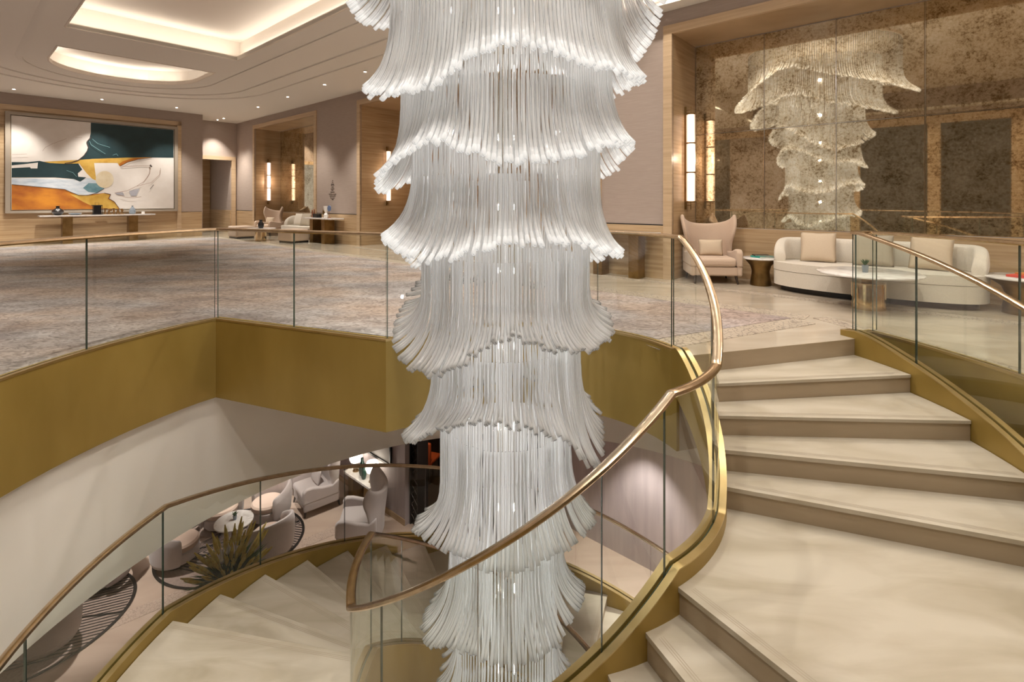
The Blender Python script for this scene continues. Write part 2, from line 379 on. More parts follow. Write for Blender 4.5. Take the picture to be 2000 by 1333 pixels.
# brass fascia with its little kerb, swept round the void
path = [Vector((*p, 0)) for p in inner + [PB, PA] + left_arc[1:] + [(3.64, 5.28)]]
b = new(); sweep(b, path, [(-.07, 0), (-.07, .05), (.03, .05), (.03, -.88), (.001, -.88), (.001, 0)])
struct(obj('trim_2', b, M['brass_fascia'], smooth=True))
b = new(); sweep(b, path, [(-.03, .05), (-.03, .056), (.034, .056), (.034, .035), (.0301, .035), (.0301, .0501)])
struct(obj('trim_3', b, M['brass_trim'], smooth=True))
# white drum below the fascia
drum = arc(OX, OY, OR+.02, 0, 357, 3)
b = new(); sweep(b, [Vector((*p, 0)) for p in drum], [(0, -.881), (0, ZGC-.03), (-.16, ZGC-.03), (-.16, -.881)], closed=True)
struct(obj('wall_drum', b, M['plaster'], smooth=True))

# ------------------------------------------------------------------ glass and rails
RAILP = [(-.036, -.006), (-.030, .010), (-.016, .018), (.016, .018), (.030, .010), (.036, -.006), (.028, -.018), (-.028, -.018)]
def panel(parent, pts, zb, zt, off=0.0, at=(0, 0, 0)):
    """pts list of (x,y); zb, zt functions or floats"""
    P = [Vector((*p, 0)) for p in pts]
    f = lambda z, i: z[i] if isinstance(z, list) else z
    bm = new()
    sweep(bm, P, lambda i: [(off-.007, f(zb, i)), (off-.007, f(zt, i)), (off+.007, f(zt, i)), (off+.007, f(zb, i))], mats=[0, 1, 0, 1])
    return obj('glass_panel', bm, [M['glass'], M['glass_edge']], parent, smooth=True, at=at)
def seg(pts, a, b_):
    return pts[a:b_+1]
o = thing('glass_balustrade', 'level glass balustrade with bronze rail round the upper lobby edge', 'balustrade', (PA[0], PA[1], .05))
L0 = o.location.copy()
LP = [inner[:], ]
ni = len(inner); k1, k2 = 10, 20
lists = [arc(CX, CY, 1.45, 21.6, 58, 4), arc(CX, CY, 1.45, 58.3, 95, 4), arc(CX, CY, 1.45, 95.3, 132, 4) + [PB],
         [PB, (PB[0]+(PA[0]-PB[0])*.508, PB[1]+(PA[1]-PB[1])*.508)], [(PB[0]+(PA[0]-PB[0])*.512, PB[1]+(PA[1]-PB[1])*.512), PA]]
for q in range(12):
    a0 = 150.9+19.07*q; lists.append(arc(OX, OY, OR, a0+.06, min(a0+19.02, 379.6), 3))
lists.append([(3.95, 5.405), (3.64, 5.28)])
for lp in lists: panel(o, lp, .056, 1.10, -.015, L0)
rp = [Vector((*p, 1.112)) for p in arc(CX, CY, 1.45, 20.5, 132, 3) + [PB, PA] + left_arc[1:] + [(3.64, 5.28)]]
bm = new(); sweep(bm, rp, [(q[0]-.015, q[1]) for q in RAILP]); obj('handrail', bm, M['rail'], o, smooth=True, at=L0)

# ------------------------------------------------------------------ staircase
RS_ = .168
TH = [16.3, 6.7, -2.8, -11.8, -20.3, -57.1] + [-66.65-9.1*k for k in range(10)] + [-190.7] + [-199.8-9.1*k for k in range(14)]
knots = [(24, 0), (16.3, 0)] + [(TH[k], -k*RS_) for k in range(1, 5)] + [(-29.5, -5*RS_), (TH[5], -5*RS_)] + [(TH[k], -k*RS_) for k in range(6, 16)] + \
        [(TH[15]-9.1, -16*RS_), (TH[16], -16*RS_)] + [(TH[k], -k*RS_) for k in range(17, 31)]
def zn(th):
    for (a, za), (b_, zb) in zip(knots, knots[1:]):
        if b_ <= th <= a: return za + (zb-za)*(a-th)/(a-b_)
    return 0 if th > 16.3 else knots[-1][1]
def pol(th, r_, z=0): return Vector((CX+r_*cos(rad(th)), CY+r_*sin(rad(th)), z))
st = thing('spiral_staircase', 'curved staircase of pale limestone steps with brass stringers', 'staircase', (CX, CY, ZG))
Ls = Vector((CX, CY, ZG))
RI, RO = 1.525, 3.575
GRIP = pbr('stair_grip_line', (.40, .335, .25), .6)
def sector(bm, t0, t1, r0, r1, z0, z1, over=0.0):
    n_ = max(1, int(round((t0-t1)/3.0))); pts = []
    out_ = [pol(t0+(t1-t0)*i/n_, r1)[:2] for i in range(n_+1)]; in_ = [pol(t1+(t0-t1)*i/n_, r0)[:2] for i in range(n_+1)]
    if over:
        d = Vector((sin(rad(t1)), -cos(rad(t1))))*over
        out_.append((Vector(out_[-1])+d)[:]); in_.insert(0, (Vector(in_[0])+d)[:])
    plate(bm, out_+in_, [], z0, z1)
for k in range(1, 30):
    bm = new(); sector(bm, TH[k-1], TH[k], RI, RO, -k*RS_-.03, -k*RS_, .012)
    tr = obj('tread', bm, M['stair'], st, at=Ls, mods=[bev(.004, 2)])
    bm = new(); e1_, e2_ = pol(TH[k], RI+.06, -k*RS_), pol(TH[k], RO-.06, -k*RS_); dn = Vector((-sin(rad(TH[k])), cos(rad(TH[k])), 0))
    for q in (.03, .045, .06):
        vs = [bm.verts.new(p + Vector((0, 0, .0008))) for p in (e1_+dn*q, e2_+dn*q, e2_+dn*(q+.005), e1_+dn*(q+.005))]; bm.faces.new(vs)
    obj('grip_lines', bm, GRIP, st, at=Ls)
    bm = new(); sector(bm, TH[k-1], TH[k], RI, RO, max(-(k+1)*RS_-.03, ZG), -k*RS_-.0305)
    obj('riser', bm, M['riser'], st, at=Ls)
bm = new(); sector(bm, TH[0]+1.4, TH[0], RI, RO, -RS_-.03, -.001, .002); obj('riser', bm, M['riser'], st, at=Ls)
angs = [18.9-(18.9+318.2)*i/150 for i in range(151)]
angs = sorted(set(angs+[k[0] for k in knots if -318.2 < k[0] < 18.9]), reverse=True)
for rr, hw in ((1.465, .06), (3.64, .06)):
    P = [pol(a, rr) for a in angs]
    def prof(i, hw=hw):
        hi = zn(angs[i]) + .10 if angs[i] < 14 else .056+(.044)*max(0, min(1, (18.9-angs[i])/4.9)) + zn(angs[i]); lo = max(zn(angs[i])-.36, ZG)
        if angs[i] > 16.3: lo = -.36
        return [(-hw, lo), (-hw, hi), (-.013, hi), (-.013, hi-.025), (.013, hi-.025), (.013, hi), (hw, hi), (hw, lo)]
    bm = new(); sweep(bm, P, prof); obj('stringer', bm, M['brass_fascia'], st, smooth=True, at=Ls)
    bm = new()
    for sg in (-1, 1):
        def prof2(i):
            hi = zn(angs[i]) + .10 if angs[i] < 14 else .056+(.044)*max(0, min(1, (18.9-angs[i])/4.9)) + zn(angs[i])
            return [(sg*.0135, hi+.0005), (sg*.0135, hi+.004), (sg*(hw+.001), hi+.004), (sg*(hw+.001), hi-.004), (sg*(hw+.0003), hi-.004), (sg*(hw+.0003), hi+.0005)]
        sweep(bm, P, prof2)
    obj('stringer_cap', bm, M['brass_trim'], st, smooth=True, at=Ls)
P = [pol(a, 2.55) for a in angs if a < 14]; aa = [a for a in angs if a < 14]
bm = new(); sweep(bm, P, lambda i: [(-1.02, max(zn(aa[i])-.345, ZG)), (1.02, max(zn(aa[i])-.345, ZG)), (1.02, max(zn(aa[i])-.325, ZG+.02)), (-1.02, max(zn(aa[i])-.325, ZG+.02))])
obj('soffit', bm, M['plaster'], st, smooth=True, at=Ls)
def stair_rail(label, rr, joints):
    o = thing('stair_balustrade', label, 'balustrade', tuple(pol(16, rr, .05)))
    L = o.location.copy()
    for a0, a1 in zip(joints, joints[1:]):
        a0 -= .08; a1 += .08
        n_ = max(2, int((a0-a1)/2.5)); A = [a0+(a1-a0)*i/n_ for i in range(n_+1)]
        A = sorted(set(A+[k[0] for k in knots if a1 < k[0] < a0]), reverse=True)
        panel(o, [pol(a, rr)[:2] for a in A], [zn(a)+.08 for a in A], [zn(a)+1.115 for a in A], 0, L)
    A = [a for a in angs if joints[-1] <= a <= joints[0]]; A = [joints[0]]+A
    bm = new(); sweep(bm, [pol(a, rr, zn(a)+1.13-.018*max(0, min(1, (a-5)/14))) for a in A], RAILP); obj('handrail', bm, M['rail'], o, smooth=True, at=L)
    return o
stair_rail('glass balustrade with bronze handrail winding down the inner side of the stair', 1.465, [20.6, -8, -34, -59.5, -76.6, -104.3, -132.9, -162, -190.3, -210, -239, -268, -297, -318])
stair_rail('glass balustrade with bronze handrail down the outer side of the stair', 3.64, [17.5, 6.7, -12, -31, -50, -69, -88, -107, -126, -147, -167.7, -190.1, -208.8, -227, -246, -264, -283, -301, -318])

# ------------------------------------------------------------------ chandelier
PH = list(range(0, 360, 30))
TIER = {
 -2: ([2.2, 2.1, 2.1, 2.15, 2.25, 2.1, 2.2, 2.1, 2.1, 2.1, 2.15, 2.25], [4.3, 4.55, 4.9, 4.5, 4.15, 4.3, 4.6, 4.4, 4.6, 4.8, 4.5, 4.2], 1.86, 5.7, 220),
 -1: ([1.8, 1.7, 1.65, 1.7, 1.8, 1.85, 1.75, 1.7, 1.7, 1.7, 1.7, 1.8], [3.75, 3.95, 4.25, 4.1, 3.75, 3.65, 3.9, 4.1, 4.3, 4.2, 3.9, 3.7], 1.42, 5.3, 190),
 0: ([1.28, 1.34, 1.3, 1.25, 1.3, 1.33, 1.33, 1.3, 1.25, 1.2, 1.25, 1.3], [2.902, 2.787, 3.2, 3.519, 3.348, 3.127, 3.076, 3.225, 3.353, 3.384, 3.318, 3.162], 1.04, 4.3, 190),
 1: ([1.14, 1.1, 1.1, 1.1, 1.1, 1.12, 1.17, 1.14, 1.08, 1.03, 1.08, 1.12], [2.466, 2.449, 2.755, 2.885, 2.665, 2.46, 2.431, 2.226, 2.198, 2.467, 2.368, 2.353], .945, 3.7, 190),
 2: ([1.05, 1.06, 1.04, 1.03, 1.04, 1.06, 1.08, 1.07, 1.02, 1.0, 1.02, 1.05], [1.856, 1.671, 1.666, 1.833, 1.476, 1.612, 1.53, 1.662, 1.843, 1.713, 1.767, 1.884], .87, 2.95, 176),
 3: ([.97, .98, .97, .96, .97, .99, 1.02, 1.01, .98, .95, .97, .98], [1.02, .892, .709, .942, .85, .833, 1.142, 1.111, 1.045, 1.162, 1.149, 1.044], .78, 2.35, 160),
 4: ([.89, .88, .88, .88, .9, .92, .94, .94, .92, .88, .88, .9], [.454, .537, .592, .572, .651, .717, .41, .263, .249, .517, .401, .381], .70, 1.65, 150),
 5: ([.81, .8, .78, .78, .8, .83, .86, .85, .82, .78, .79, .82], [-.409, -.346, -.326, -.339, -.409, -.495, -.531, -.387, -.162, -.099, -.262, -.603], .62, 1.0, 136),
 6: ([.74, .71, .7, .7, .7, .73, .78, .76, .74, .7, .72, .74], [-1.214, -1.249, -1.197, -1.274, -1.371, -1.373, -1.297, -1.154, -1.108, -1.201, -1.132, -1.121], .545, .25, 122),
 7: ([.66, .64, .62, .62, .63, .66, .7, .7, .66, .64, .65, .66], [-1.846, -1.945, -2.067, -2.128, -2.147, -2.102, -2.086, -2.022, -1.863, -1.934, -1.882, -1.751], .475, -.45, 108),
 8: ([.58, .56, .55, .55, .56, .58, .6, .6, .57, .56, .56, .58], [-2.75, -2.6, -2.7, -2.8, -2.7, -2.6, -2.7, -2.8, -2.65, -2.6, -2.75, -2.8], .42, -1.2, 96),
}
BANDZ = {4: .69, 5: {0: .06, 30: .12, 60: .2, 90: .2, 120: .1, 150: .05, 180: .027, 210: .071, 240: .036, 270: .057, 300: .2, 330: .164},
         6: {0: -.67, 30: -.72, 60: -.8, 90: -.8, 120: -.85, 150: -.95, 180: -.95, 210: -.80, 240: -.60, 270: -.68, 300: -.61, 330: -.6},
         7: {0: -1.5, 30: -1.5, 60: -1.55, 90: -1.55, 120: -1.6, 150: -1.6, 180: -1.58, 210: -1.54, 240: -1.5, 270: -1.43, 300: -1.39, 330: -1.45}}
def per(vals, deg):
    x = (deg % 360)/30; i = int(x); f = x-i; a, b_, c, d = vals[(i-1) % 12], vals[i % 12], vals[(i+1) % 12], vals[(i+2) % 12]
    return b_ + .5*f*(c-a + f*(2*a-5*b_+4*c-d + f*(3*(b_-c)+d-a)))
ch = thing('chandelier', 'tall cascading chandelier of clear glass rods in wavy tiers', 'chandelier', (XC, YC, 5.7))
Lc = Vector((XC, YC, 5.7))
bm = new(); lathe(bm, [(1.9, ZH-.05), (1.9, ZH), (.1, ZH)], (XC, YC, 0), 48); obj('ceiling_plate', bm, M['cove'], ch, at=Lc, smooth=True)
bm = new()
for q in range(6): tube(bm, [(XC+.07*cos(q), YC+.07*sin(q), ZH-.05), (XC+.07*cos(q), YC+.07*sin(q), -2.6)], .005, 4)
obj('hanging_cable', bm, M['steel'], ch, at=Lc)
def rod(bm, tier, deg, k=6):
    rh, zh, rc, zt, n_ = TIER[tier]
    j = random.uniform(-.25, .25)*360/n_
    r2 = per(rh, deg)+random.uniform(-.012, .012); z2 = per(zh, deg)+random.uniform(-.026, .026)
    if tier in BANDZ:
        bz = BANDZ[tier]; zb = bz if not isinstance(bz, dict) else per([bz[p] for p in PH], deg)
        zb = max(zb, z2+.12)
    else: zb = z2 + {1: .62, 2: .56, 3: .5, 8: .45}.get(tier, .6)
    rc2 = rc + random.uniform(-.012, .006)
    pts = [(rc2, zt), (rc2, (zt+zb)/2), (rc2, zb+.03)]; rad_ = [.0085, .0085, .0085]
    for i in range(0, 9):
        t = i/8; p1r = rc2+.01; p1z = z2+(zb-z2)*.30
        rr = (1-t)**2*rc2+2*t*(1-t)*p1r+t*t*r2; zz = (1-t)**2*zb+2*t*(1-t)*p1z+t*t*z2
        pts.append((rr, zz)); rad_.append(.0125 if i == 0 else .0105+.0085*t**1.5)
    sc = .82+.18*min(1, rc/.9)
    a = rad(deg); ja = rad(random.uniform(-.42, .42)*360/n_)
    P = []
    for i, (r_, z_) in enumerate(pts):
        aa_ = a + ja*(i/len(pts))**2
        P.append(Vector((XC+r_*cos(aa_), YC+r_*sin(aa_), z_)))
    d = (P[-1]-P[-2]).normalized(); P.append(P[-1]-d*.004); rr_ = [x*sc for x in rad_]; rr_.append(rr_[-1]*.55)
    n_s = len(P)-1
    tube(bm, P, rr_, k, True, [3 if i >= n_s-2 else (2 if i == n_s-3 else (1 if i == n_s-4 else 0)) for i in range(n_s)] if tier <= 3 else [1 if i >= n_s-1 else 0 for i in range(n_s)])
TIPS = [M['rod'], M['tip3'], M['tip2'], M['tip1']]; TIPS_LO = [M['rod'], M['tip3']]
CH_PARTS = 0
for tier in sorted(TIER):
    rh, zh, rc, zt, n_ = TIER[tier]
    bm = new(); solo = []
    for q in range(n_):
        deg = 360*q/n_ + .3
        d270 = abs((deg-270+180) % 360-180)
        if tier in (1, 2) and d270 < 50 and len(solo) < 50: solo.append(deg); continue
        rod(bm, tier, deg)
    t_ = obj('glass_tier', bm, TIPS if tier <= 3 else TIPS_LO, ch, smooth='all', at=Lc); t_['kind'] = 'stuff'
    for deg in solo:
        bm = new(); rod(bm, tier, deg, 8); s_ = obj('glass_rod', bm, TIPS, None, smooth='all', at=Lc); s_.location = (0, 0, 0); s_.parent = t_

# ------------------------------------------------------------------ upper lobby shell
NZ = 4.50                                            # top of the niches
# wall_north (room plane t = 8.8) with three niches
b = new()
for s0, s1 in ((-8, -4), (3.845, 5.5), (14.2, 17.2), (22.4, 24.4)): rbox(b, s0, s1, 8.8, 8.83, 1.0, ZH if s1 < 7 else ZC)
rbox(b, -4, 3.845, 8.8, 8.83, NZ+.16, ZH); rbox(b, 5.5, 7.0, 8.8, 8.83, NZ, ZH); rbox(b, 7.0, 14.2, 8.8, 8.83, NZ, ZC); rbox(b, 17.2, 22.4, 8.8, 8.83, NZ, ZC)
struct(obj('wall_north', b, M['fabric_wall']))
b = new()
for s0, s1 in ((-8, -4), (3.845, 5.5), (14.2, 17.2), (22.4, 24.4)): rbox(b, s0, s1, 8.775, 8.83, 0, .985)
for s0, s1, d in ((-4, 3.845, 9.9), (5.5, 14.2, 10.86), (17.2, 22.4, 9.9)):      # niche sides, back and soffit
    rbox(b, s1, s1+.05, 8.832, d, 0, NZ); rbox(b, s0-.05, s0, 8.832, d, 0, NZ); rbox(b, s0, s1, 8.832, d, NZ, NZ+.05)
rbox(b, 5.5, 14.2, 10.86, 10.9, 0, NZ)
rbox(b, -4, 3.845, 9.8, 9.93, 0, .93); rbox(b, 17.2, 22.4, 9.8, 9.93, 0, .93)
struct(obj('wall_niches', b, M['wood']))
b = new()
for s0, s1 in ((-4, 3.845), (17.2, 22.4), (5.5, 14.2)):
    rbox(b, s1, s1+.165, 8.76, 8.831, 0, NZ+.16); rbox(b, s0-.165, s0, 8.76, 8.831, 0, NZ+.16); rbox(b, s0, s1, 8.76, 8.831, NZ, NZ+.16)
struct(obj('trim_4', b, M['wood_light']))
b = new()
for s0, s1 in ((4.02, 5.33), (14.37, 17.03), (22.57, 24.4)): rbox(b, s0, s1, 8.79, 8.8, .986, 1.005)
struct(obj('trim_5', b, M['black']))
# wall_west (s = 22.9) with the picture recess, then the doorway wall (s = 24.4)
b = new(); rbox(b, 22.9, 22.93, 6.2, 6.93, 1.0, ZC); rbox(b, 22.9, 22.93, -5.3, .4, 1.0, ZC); rbox(b, 22.9, 22.93, .4, 6.2, 4.55, ZC)
rbox(b, 24.4, 24.43, 6.93, 8.8, 3.40, ZC); rbox(b, 22.9, 24.4, 6.93, 6.96, 0, ZC); rbox(b, 24.4, 24.43, 8.72, 8.8, 0, 3.4)
rbox(b, 24.43, 27.4, 8.55, 8.58, 1.0, 3.4)
struct(obj('wall_west', b, M['fabric_wall']))
b = new(); rbox(b, 22.87, 22.93, .4, 6.2, 0, 4.55); rbox(b, 22.875, 22.93, 6.2, 6.93, 0, .985); rbox(b, 22.875, 22.93, -5.3, .4, 0, .985)
rbox(b, 24.43, 27.4, 8.53, 8.58, 0, 1.0); rbox(b, 27.0, 27.4, 6.96, 8.53, 0, 3.4); rbox(b, 24.43, 27.4, 6.96, 8.55, 3.4, 3.43)
struct(obj('wall_west_panelling', b, M['wood']))
b = new(); rbox(b, 22.84, 22.872, 6.05, 6.2, 0, 4.55); rbox(b, 22.84, 22.872, .4, 6.2, 4.38, 4.55)
struct(obj('trim_6', b, M['wood_light']))
b = new(); rbox(b, 24.33, 24.46, 8.57, 8.73, 0, 3.40); rbox(b, 24.33, 24.46, 6.965, 8.57, 3.24, 3.40)
struct(obj('trim_7', b, M['wood_light']))
d_ = thing('door', 'dark glazed double door at the end of the far passage', 'door', R(26.95, 7.6, 0)); d_['kind'] = 'structure'; d_.name = 'door_1'
b = new(); rbox(b, 26.92, 26.99, 7.2, 8.02, 0, 2.75); obj('door_leaf', b, M['black'], d_, at=R(26.95, 7.6, 0))
b = new()
for t_0 in (7.15, 7.58, 8.0): rbox(b, 26.90, 26.99, t_0, t_0+.04, 0, 2.8)
obj('door_frame', b, M['bronze'], d_, at=R(26.95, 7.6, 0))
# wall_south, behind the camera: dark ribbed panels between travertine piers
b = new(); rbox(b, -8, 24.4, -5.6, -5.5, 0, ZH); struct(obj('wall_south', b, M['dark_panel']))
b = new()
rbox(b, -8, 24.4, -5.5, -5.3, 4.49, ZH)
rbox(b, 3.2, 8.1, -5.5, -5.42, 0, 4.45); rbox(b, 9.4, 24.4, -5.5, -5.42, 0, 4.45); struct(obj('wall_south_frieze', b, M['fabric_wall']))
b = new()
for s0 in (-6.35, -4.0, -1.93, .36, 2.9, 9.2): rbox(b, s0, s0+.38, -5.5, -5.25, 0, 4.7)
rbox(b, -8, 24.4, -5.5, -5.27, 4.4, 4.7); rbox(b, -8, 24.4, -5.5, -5.28, 0, .12)
struct(obj('trim_8', b, M['wood']))
b = new(); rbox(b, -8.1, -8, -5.6, 12, 0, ZH); struct(obj('wall_east', b, M['fabric_wall']))
b = new(); rbox(b, -8.0, -7.96, -5.3, 8.8, 0, 1.0); rbox(b, -8.0, -7.95, 0, 4, 1.0, 3.2); struct(obj('trim_9', b, M['wood']))
# ceilings
def P2(lst): return [R(a, c)[:2] for a, c in lst]
lo = P2([(7.0, -5.6), (7.0, 9.0), (24.5, 9.0), (24.5, -5.6)])
RECT = P2([(S0, T0c), (S0, T1c), (S1, T1c), (S1, T0c)]); MO = P2(MOON)
b = new(); plate(b, lo, [RECT, MO], ZC, ZC+.07); struct(obj('ceiling', b, M['ceiling']))
b = new(); plate(b, P2([(-8.1, -5.6), (-8.1, 12), (7.02, 12), (7.02, -5.6)]), [], ZH, ZH+.05)
rbox(b, 7.0, 7.02, -5.6, 9.0, ZC+.07, ZH); struct(obj('ceiling_high', b, M['cove']))
b = new()                                             # ledge that hides the added strips round the high ceiling
for q in ((6.72, 7.0, -5.3, 8.8), (-8, -7.6, -5.3, 8.8), (-7.6, 6.72, -5.3, -4.95), (-7.6, 6.72, 8.45, 8.8)):
    rbox(b, *q, ZC, ZC+.06)
struct(obj('ceiling_ledge', b, M['ceiling']))
# cove boxes over the two openings
b = new(); h = .62
def cavity(bm, pts, grow, hh):
    c = Vector((sum(p[0] for p in pts)/len(pts), sum(p[1] for p in pts)/len(pts)))
    big_ = []
    for p in pts:
        d = Vector(p)-c; big_.append((Vector(p)+d.normalized()*grow)[:])
    P = [Vector((*p, 0)) for p in big_]
    sweep(bm, P, [(0, ZC+.07), (0, ZC+hh), (-.02, ZC+hh), (-.02, ZC+.07)], closed=True)
    plate(bm, big_, [], ZC+hh, ZC+hh+.03)
cavity(b, RECT, .42, .55); cavity(b, MO, .30, .45)
struct(obj('ceiling_cove', b, M['cove']))
b = new()
for pts in (RECT, MO):
    c = Vector((sum(p[0] for p in pts)/len(pts), sum(p[1] for p in pts)/len(pts)))
    sweep(b, [Vector((*p, 0)) for p in pts], [(-.03, ZC-.012), (-.03, ZC+.09), (.0, ZC+.09), (.0, ZC-.012)], closed=True)
struct(obj('trim_10', b, M['cove']))
# shallow stepped mouldings that ring both coves
def contour(w_, e_):
    pts = [(7.05, 3.28-w_)] + [(16.6+e_*sin(pi*k/24), 3.28-w_*cos(pi*k/24)) for k in range(25)] + [(7.05, 3.28+w_)]
    return [Vector((*R(*p)[:2], 0)) for p in pts]
b = new()
for w_, e_, dp in ((3.62, 3.7, .035), (2.98, 3.05, .035), (2.05, 2.2, .025)):
    sweep(b, contour(w_, e_), [(0, ZC), (0, ZC-dp), (.05, ZC-dp), (.12, ZC)])
struct(obj('trim_11', b, M['ceiling'], smooth=True))

# ------------------------------------------------------------------ picture
def on_w(u, v, s_=22.9):
    rx = (u-1000)/978; Y = s_/(-.7503*rx+.6611); return Vector((rx*Y, Y, 1.46-(v-391)*Y/978))
Zp = lambda x, y: (x/5.556, 200+y/5.556)
pic = thing('painting', 'huge abstract painting in white teal ochre and orange in a grey frame', 'painting', R(22.8, 3.7, 1.1))
Lp = R(22.8, 3.7, 1.1)
b = new(); SP = 22.80; rbox(b, SP, SP+.04, 1.44, 5.93, 1.13, 4.20); obj('canvas', b, M['paper'], pic, at=Lp)
b = new()
for q in ((1.30, 1.42, 1.03, 4.32), (5.95, 6.06, 1.03, 4.32)): rbox(b, 22.76, 22.868, q[0], q[1], q[2], q[3])
rbox(b, 22.76, 22.868, 1.42, 5.95, 1.03, 1.11); rbox(b, 22.76, 22.868, 1.42, 5.95, 4.22, 4.32); obj('frame', b, pbr('greige_frame', (.36, .31, .25), .5), pic, at=Lp)
PC = {'white': noisy('paint_white', (.66, .61, .56), (.78, .74, .70), (1, 1, 1), 1.5, 5, .7), 'teal': noisy('paint_teal', (.008, .028, .034), (.015, .045, .052), (1, 1, 1), 2, 4, .5),
      'ochre': noisy('paint_ochre', (.48, .26, .03), (.68, .45, .10), (1, 1, 1), 3, 4, .6), 'orange': noisy('paint_orange', (.30, .07, .008), (.62, .24, .02), (1, 1, 2), 1.6, 4, .6),
      'blue': noisy('paint_pale_blue', (.38, .46, .54), (.66, .70, .74), (1, 1, 3), 3, 5, .6), 'sea': noisy('paint_sea', (.05, .15, .19), (.20, .34, .38), (1, 1, 1), 4, 4, .6),
      'cream': noisy('paint_cream', (.62, .50, .30), (.74, .66, .50), (1, 1, 1), 3, 4, .7), 'grey': pbr('paint_grey', (.40, .40, .44), .7), 'line': pbr('paint_line', (.06, .04, .035), .6), 'thin': pbr('paint_thin_line', (.38, .27, .22), .6), 'aqua': pbr('paint_aqua', (.16, .30, .32), .6)}
PCN = list(PC)
cv = new(); layer = 0
def poly(col, pts):
    global layer
    layer += 1
    s_ = SP-.0008*layer-.001; vs = []
    for x, y in pts:
        p = on_w(*Zp(x, y), 22.80); p.z = min(4.19, max(1.14, p.z)); tt = min(5.92, max(1.45, p.dot(E2))); vs.append(cv.verts.new(R(s_, tt, p.z)))
    for tri in tessellate_polygon([[v.co for v in vs]]):
        f = cv.faces.new([vs[i] for i in tri]); f.material_index = PCN.index(col)
def stroke(col, pts, wd=5):
    for (x0, y0), (x1, y1) in zip(pts, pts[1:]):
        d = Vector((x1-x0, y1-y0)).normalized(); n_ = Vector((-d.y, d.x))*wd/2
        poly(col, [(x0+n_.x, y0+n_.y), (x1+n_.x, y1+n_.y), (x1-n_.x, y1-n_.y), (x0-n_.x, y0-n_.y)])
poly('white', [(100, 130), (1900, 300), (1900, 1180), (100, 1190)])
poly('teal', [(985, 200), (1900, 280), (1900, 604), (1600, 600), (1300, 604), (1000, 614), (850, 630), (912, 580), (945, 530), (958, 490), (940, 430), (970, 395), (985, 330)])
poly('ochre', [(470, 645), (720, 632), (860, 625), (1000, 615), (1400, 600), (1650, 598), (1500, 615), (1380, 650), (1300, 697), (1275, 658), (1020, 658), (1045, 850), (1000, 830), (940, 770), (860, 665), (700, 668), (540, 664)])
poly('orange', [(1290, 672), (1330, 640), (1450, 606), (1640, 597), (1500, 617), (1385, 652), (1300, 697)])
poly('teal', [(100, 648), (300, 650), (430, 636), (540, 660), (700, 667), (850, 665), (892, 730), (845, 770), (850, 808), (935, 815), (905, 838), (870, 862), (800, 832), (600, 815), (100, 815)])
poly('white', [(100, 684), (260, 672), (412, 654), (405, 718), (335, 718), (325, 704), (100, 714)])
poly('blue', [(100, 822), (800, 835), (870, 864), (940, 822), (985, 826), (1040, 852), (1130, 935), (1050, 985), (950, 1008), (860, 1012), (760, 970), (700, 945), (100, 892)])
poly('sea', [(900, 930), (960, 878), (1060, 880), (1130, 935), (1050, 983), (960, 975)])
poly('cream', [(1135+98*cos(2*pi*k/24), 838+92*sin(2*pi*k/24)) for k in range(24)])
poly('orange', [(100, 893), (450, 920), (700, 947), (760, 975), (860, 1015), (1000, 1000), (1130, 985), (1160, 990), (1200, 1002), (1180, 1045), (1240, 1080), (1270, 1120), (1295, 1160), (1295, 1190), (100, 1190)])
poly('ochre', [(760, 1000), (1000, 1010), (1130, 990), (1190, 1005), (1170, 1050), (1235, 1085), (1265, 1120), (1285, 1160), (1050, 1150), (900, 1080)])
poly('grey', [(1240, 985), (1330, 975), (1350, 1010), (1290, 1008)]); poly('grey', [(1400, 962), (1515, 935), (1480, 1015), (1420, 1018)])
stroke('line', [(985, 380), (940, 432), (958, 490), (945, 530), (910, 580), (850, 628), (780, 650), (700, 664)], 9)
stroke('line', [(128, 892), (700, 945), (760, 972), (860, 1012), (950, 1010), (1050, 985), (1130, 937)], 6)
stroke('line', [(1130, 985), (1200, 1000), (1180, 1045), (1240, 1080), (1295, 1157)], 6)
stroke('line', [(1300, 695), (1380, 652), (1480, 625), (1650, 600)], 5)
stroke('thin', [(1310, 700), (1480, 690), (1630, 690), (1625, 770), (1560, 860), (1480, 910), (1380, 960), (1240, 985)], 5)
stroke('thin', [(1740, 715), (1735, 780), (1640, 870), (1480, 912)], 4)
stroke('thin', [(1290, 1005), (1360, 1032), (1440, 1038), (1530, 1025)], 5); stroke('line', [(1625, 945), (1665, 895)], 6); stroke('line', [(1625, 680), (1645, 702)], 16)
stroke('thin', [(460, 530), (490, 490), (560, 455), (720, 395)], 3); stroke('thin', [(815, 385), (890, 385)], 3); stroke('thin', [(128, 568), (290, 562)], 3)
stroke('aqua', [(970, 420), (985, 460), (1060, 510), (1140, 560)], 4); stroke('aqua', [(1000, 400), (1060, 450), (1190, 490)], 3); stroke('aqua', [(1220, 575), (1260, 560), (1280, 585)], 4)
stroke('aqua', [(720, 740), (790, 765), (830, 810)], 4)
obj('painted_surface', cv, [PC[k] for k in PCN], pic, at=Lp)

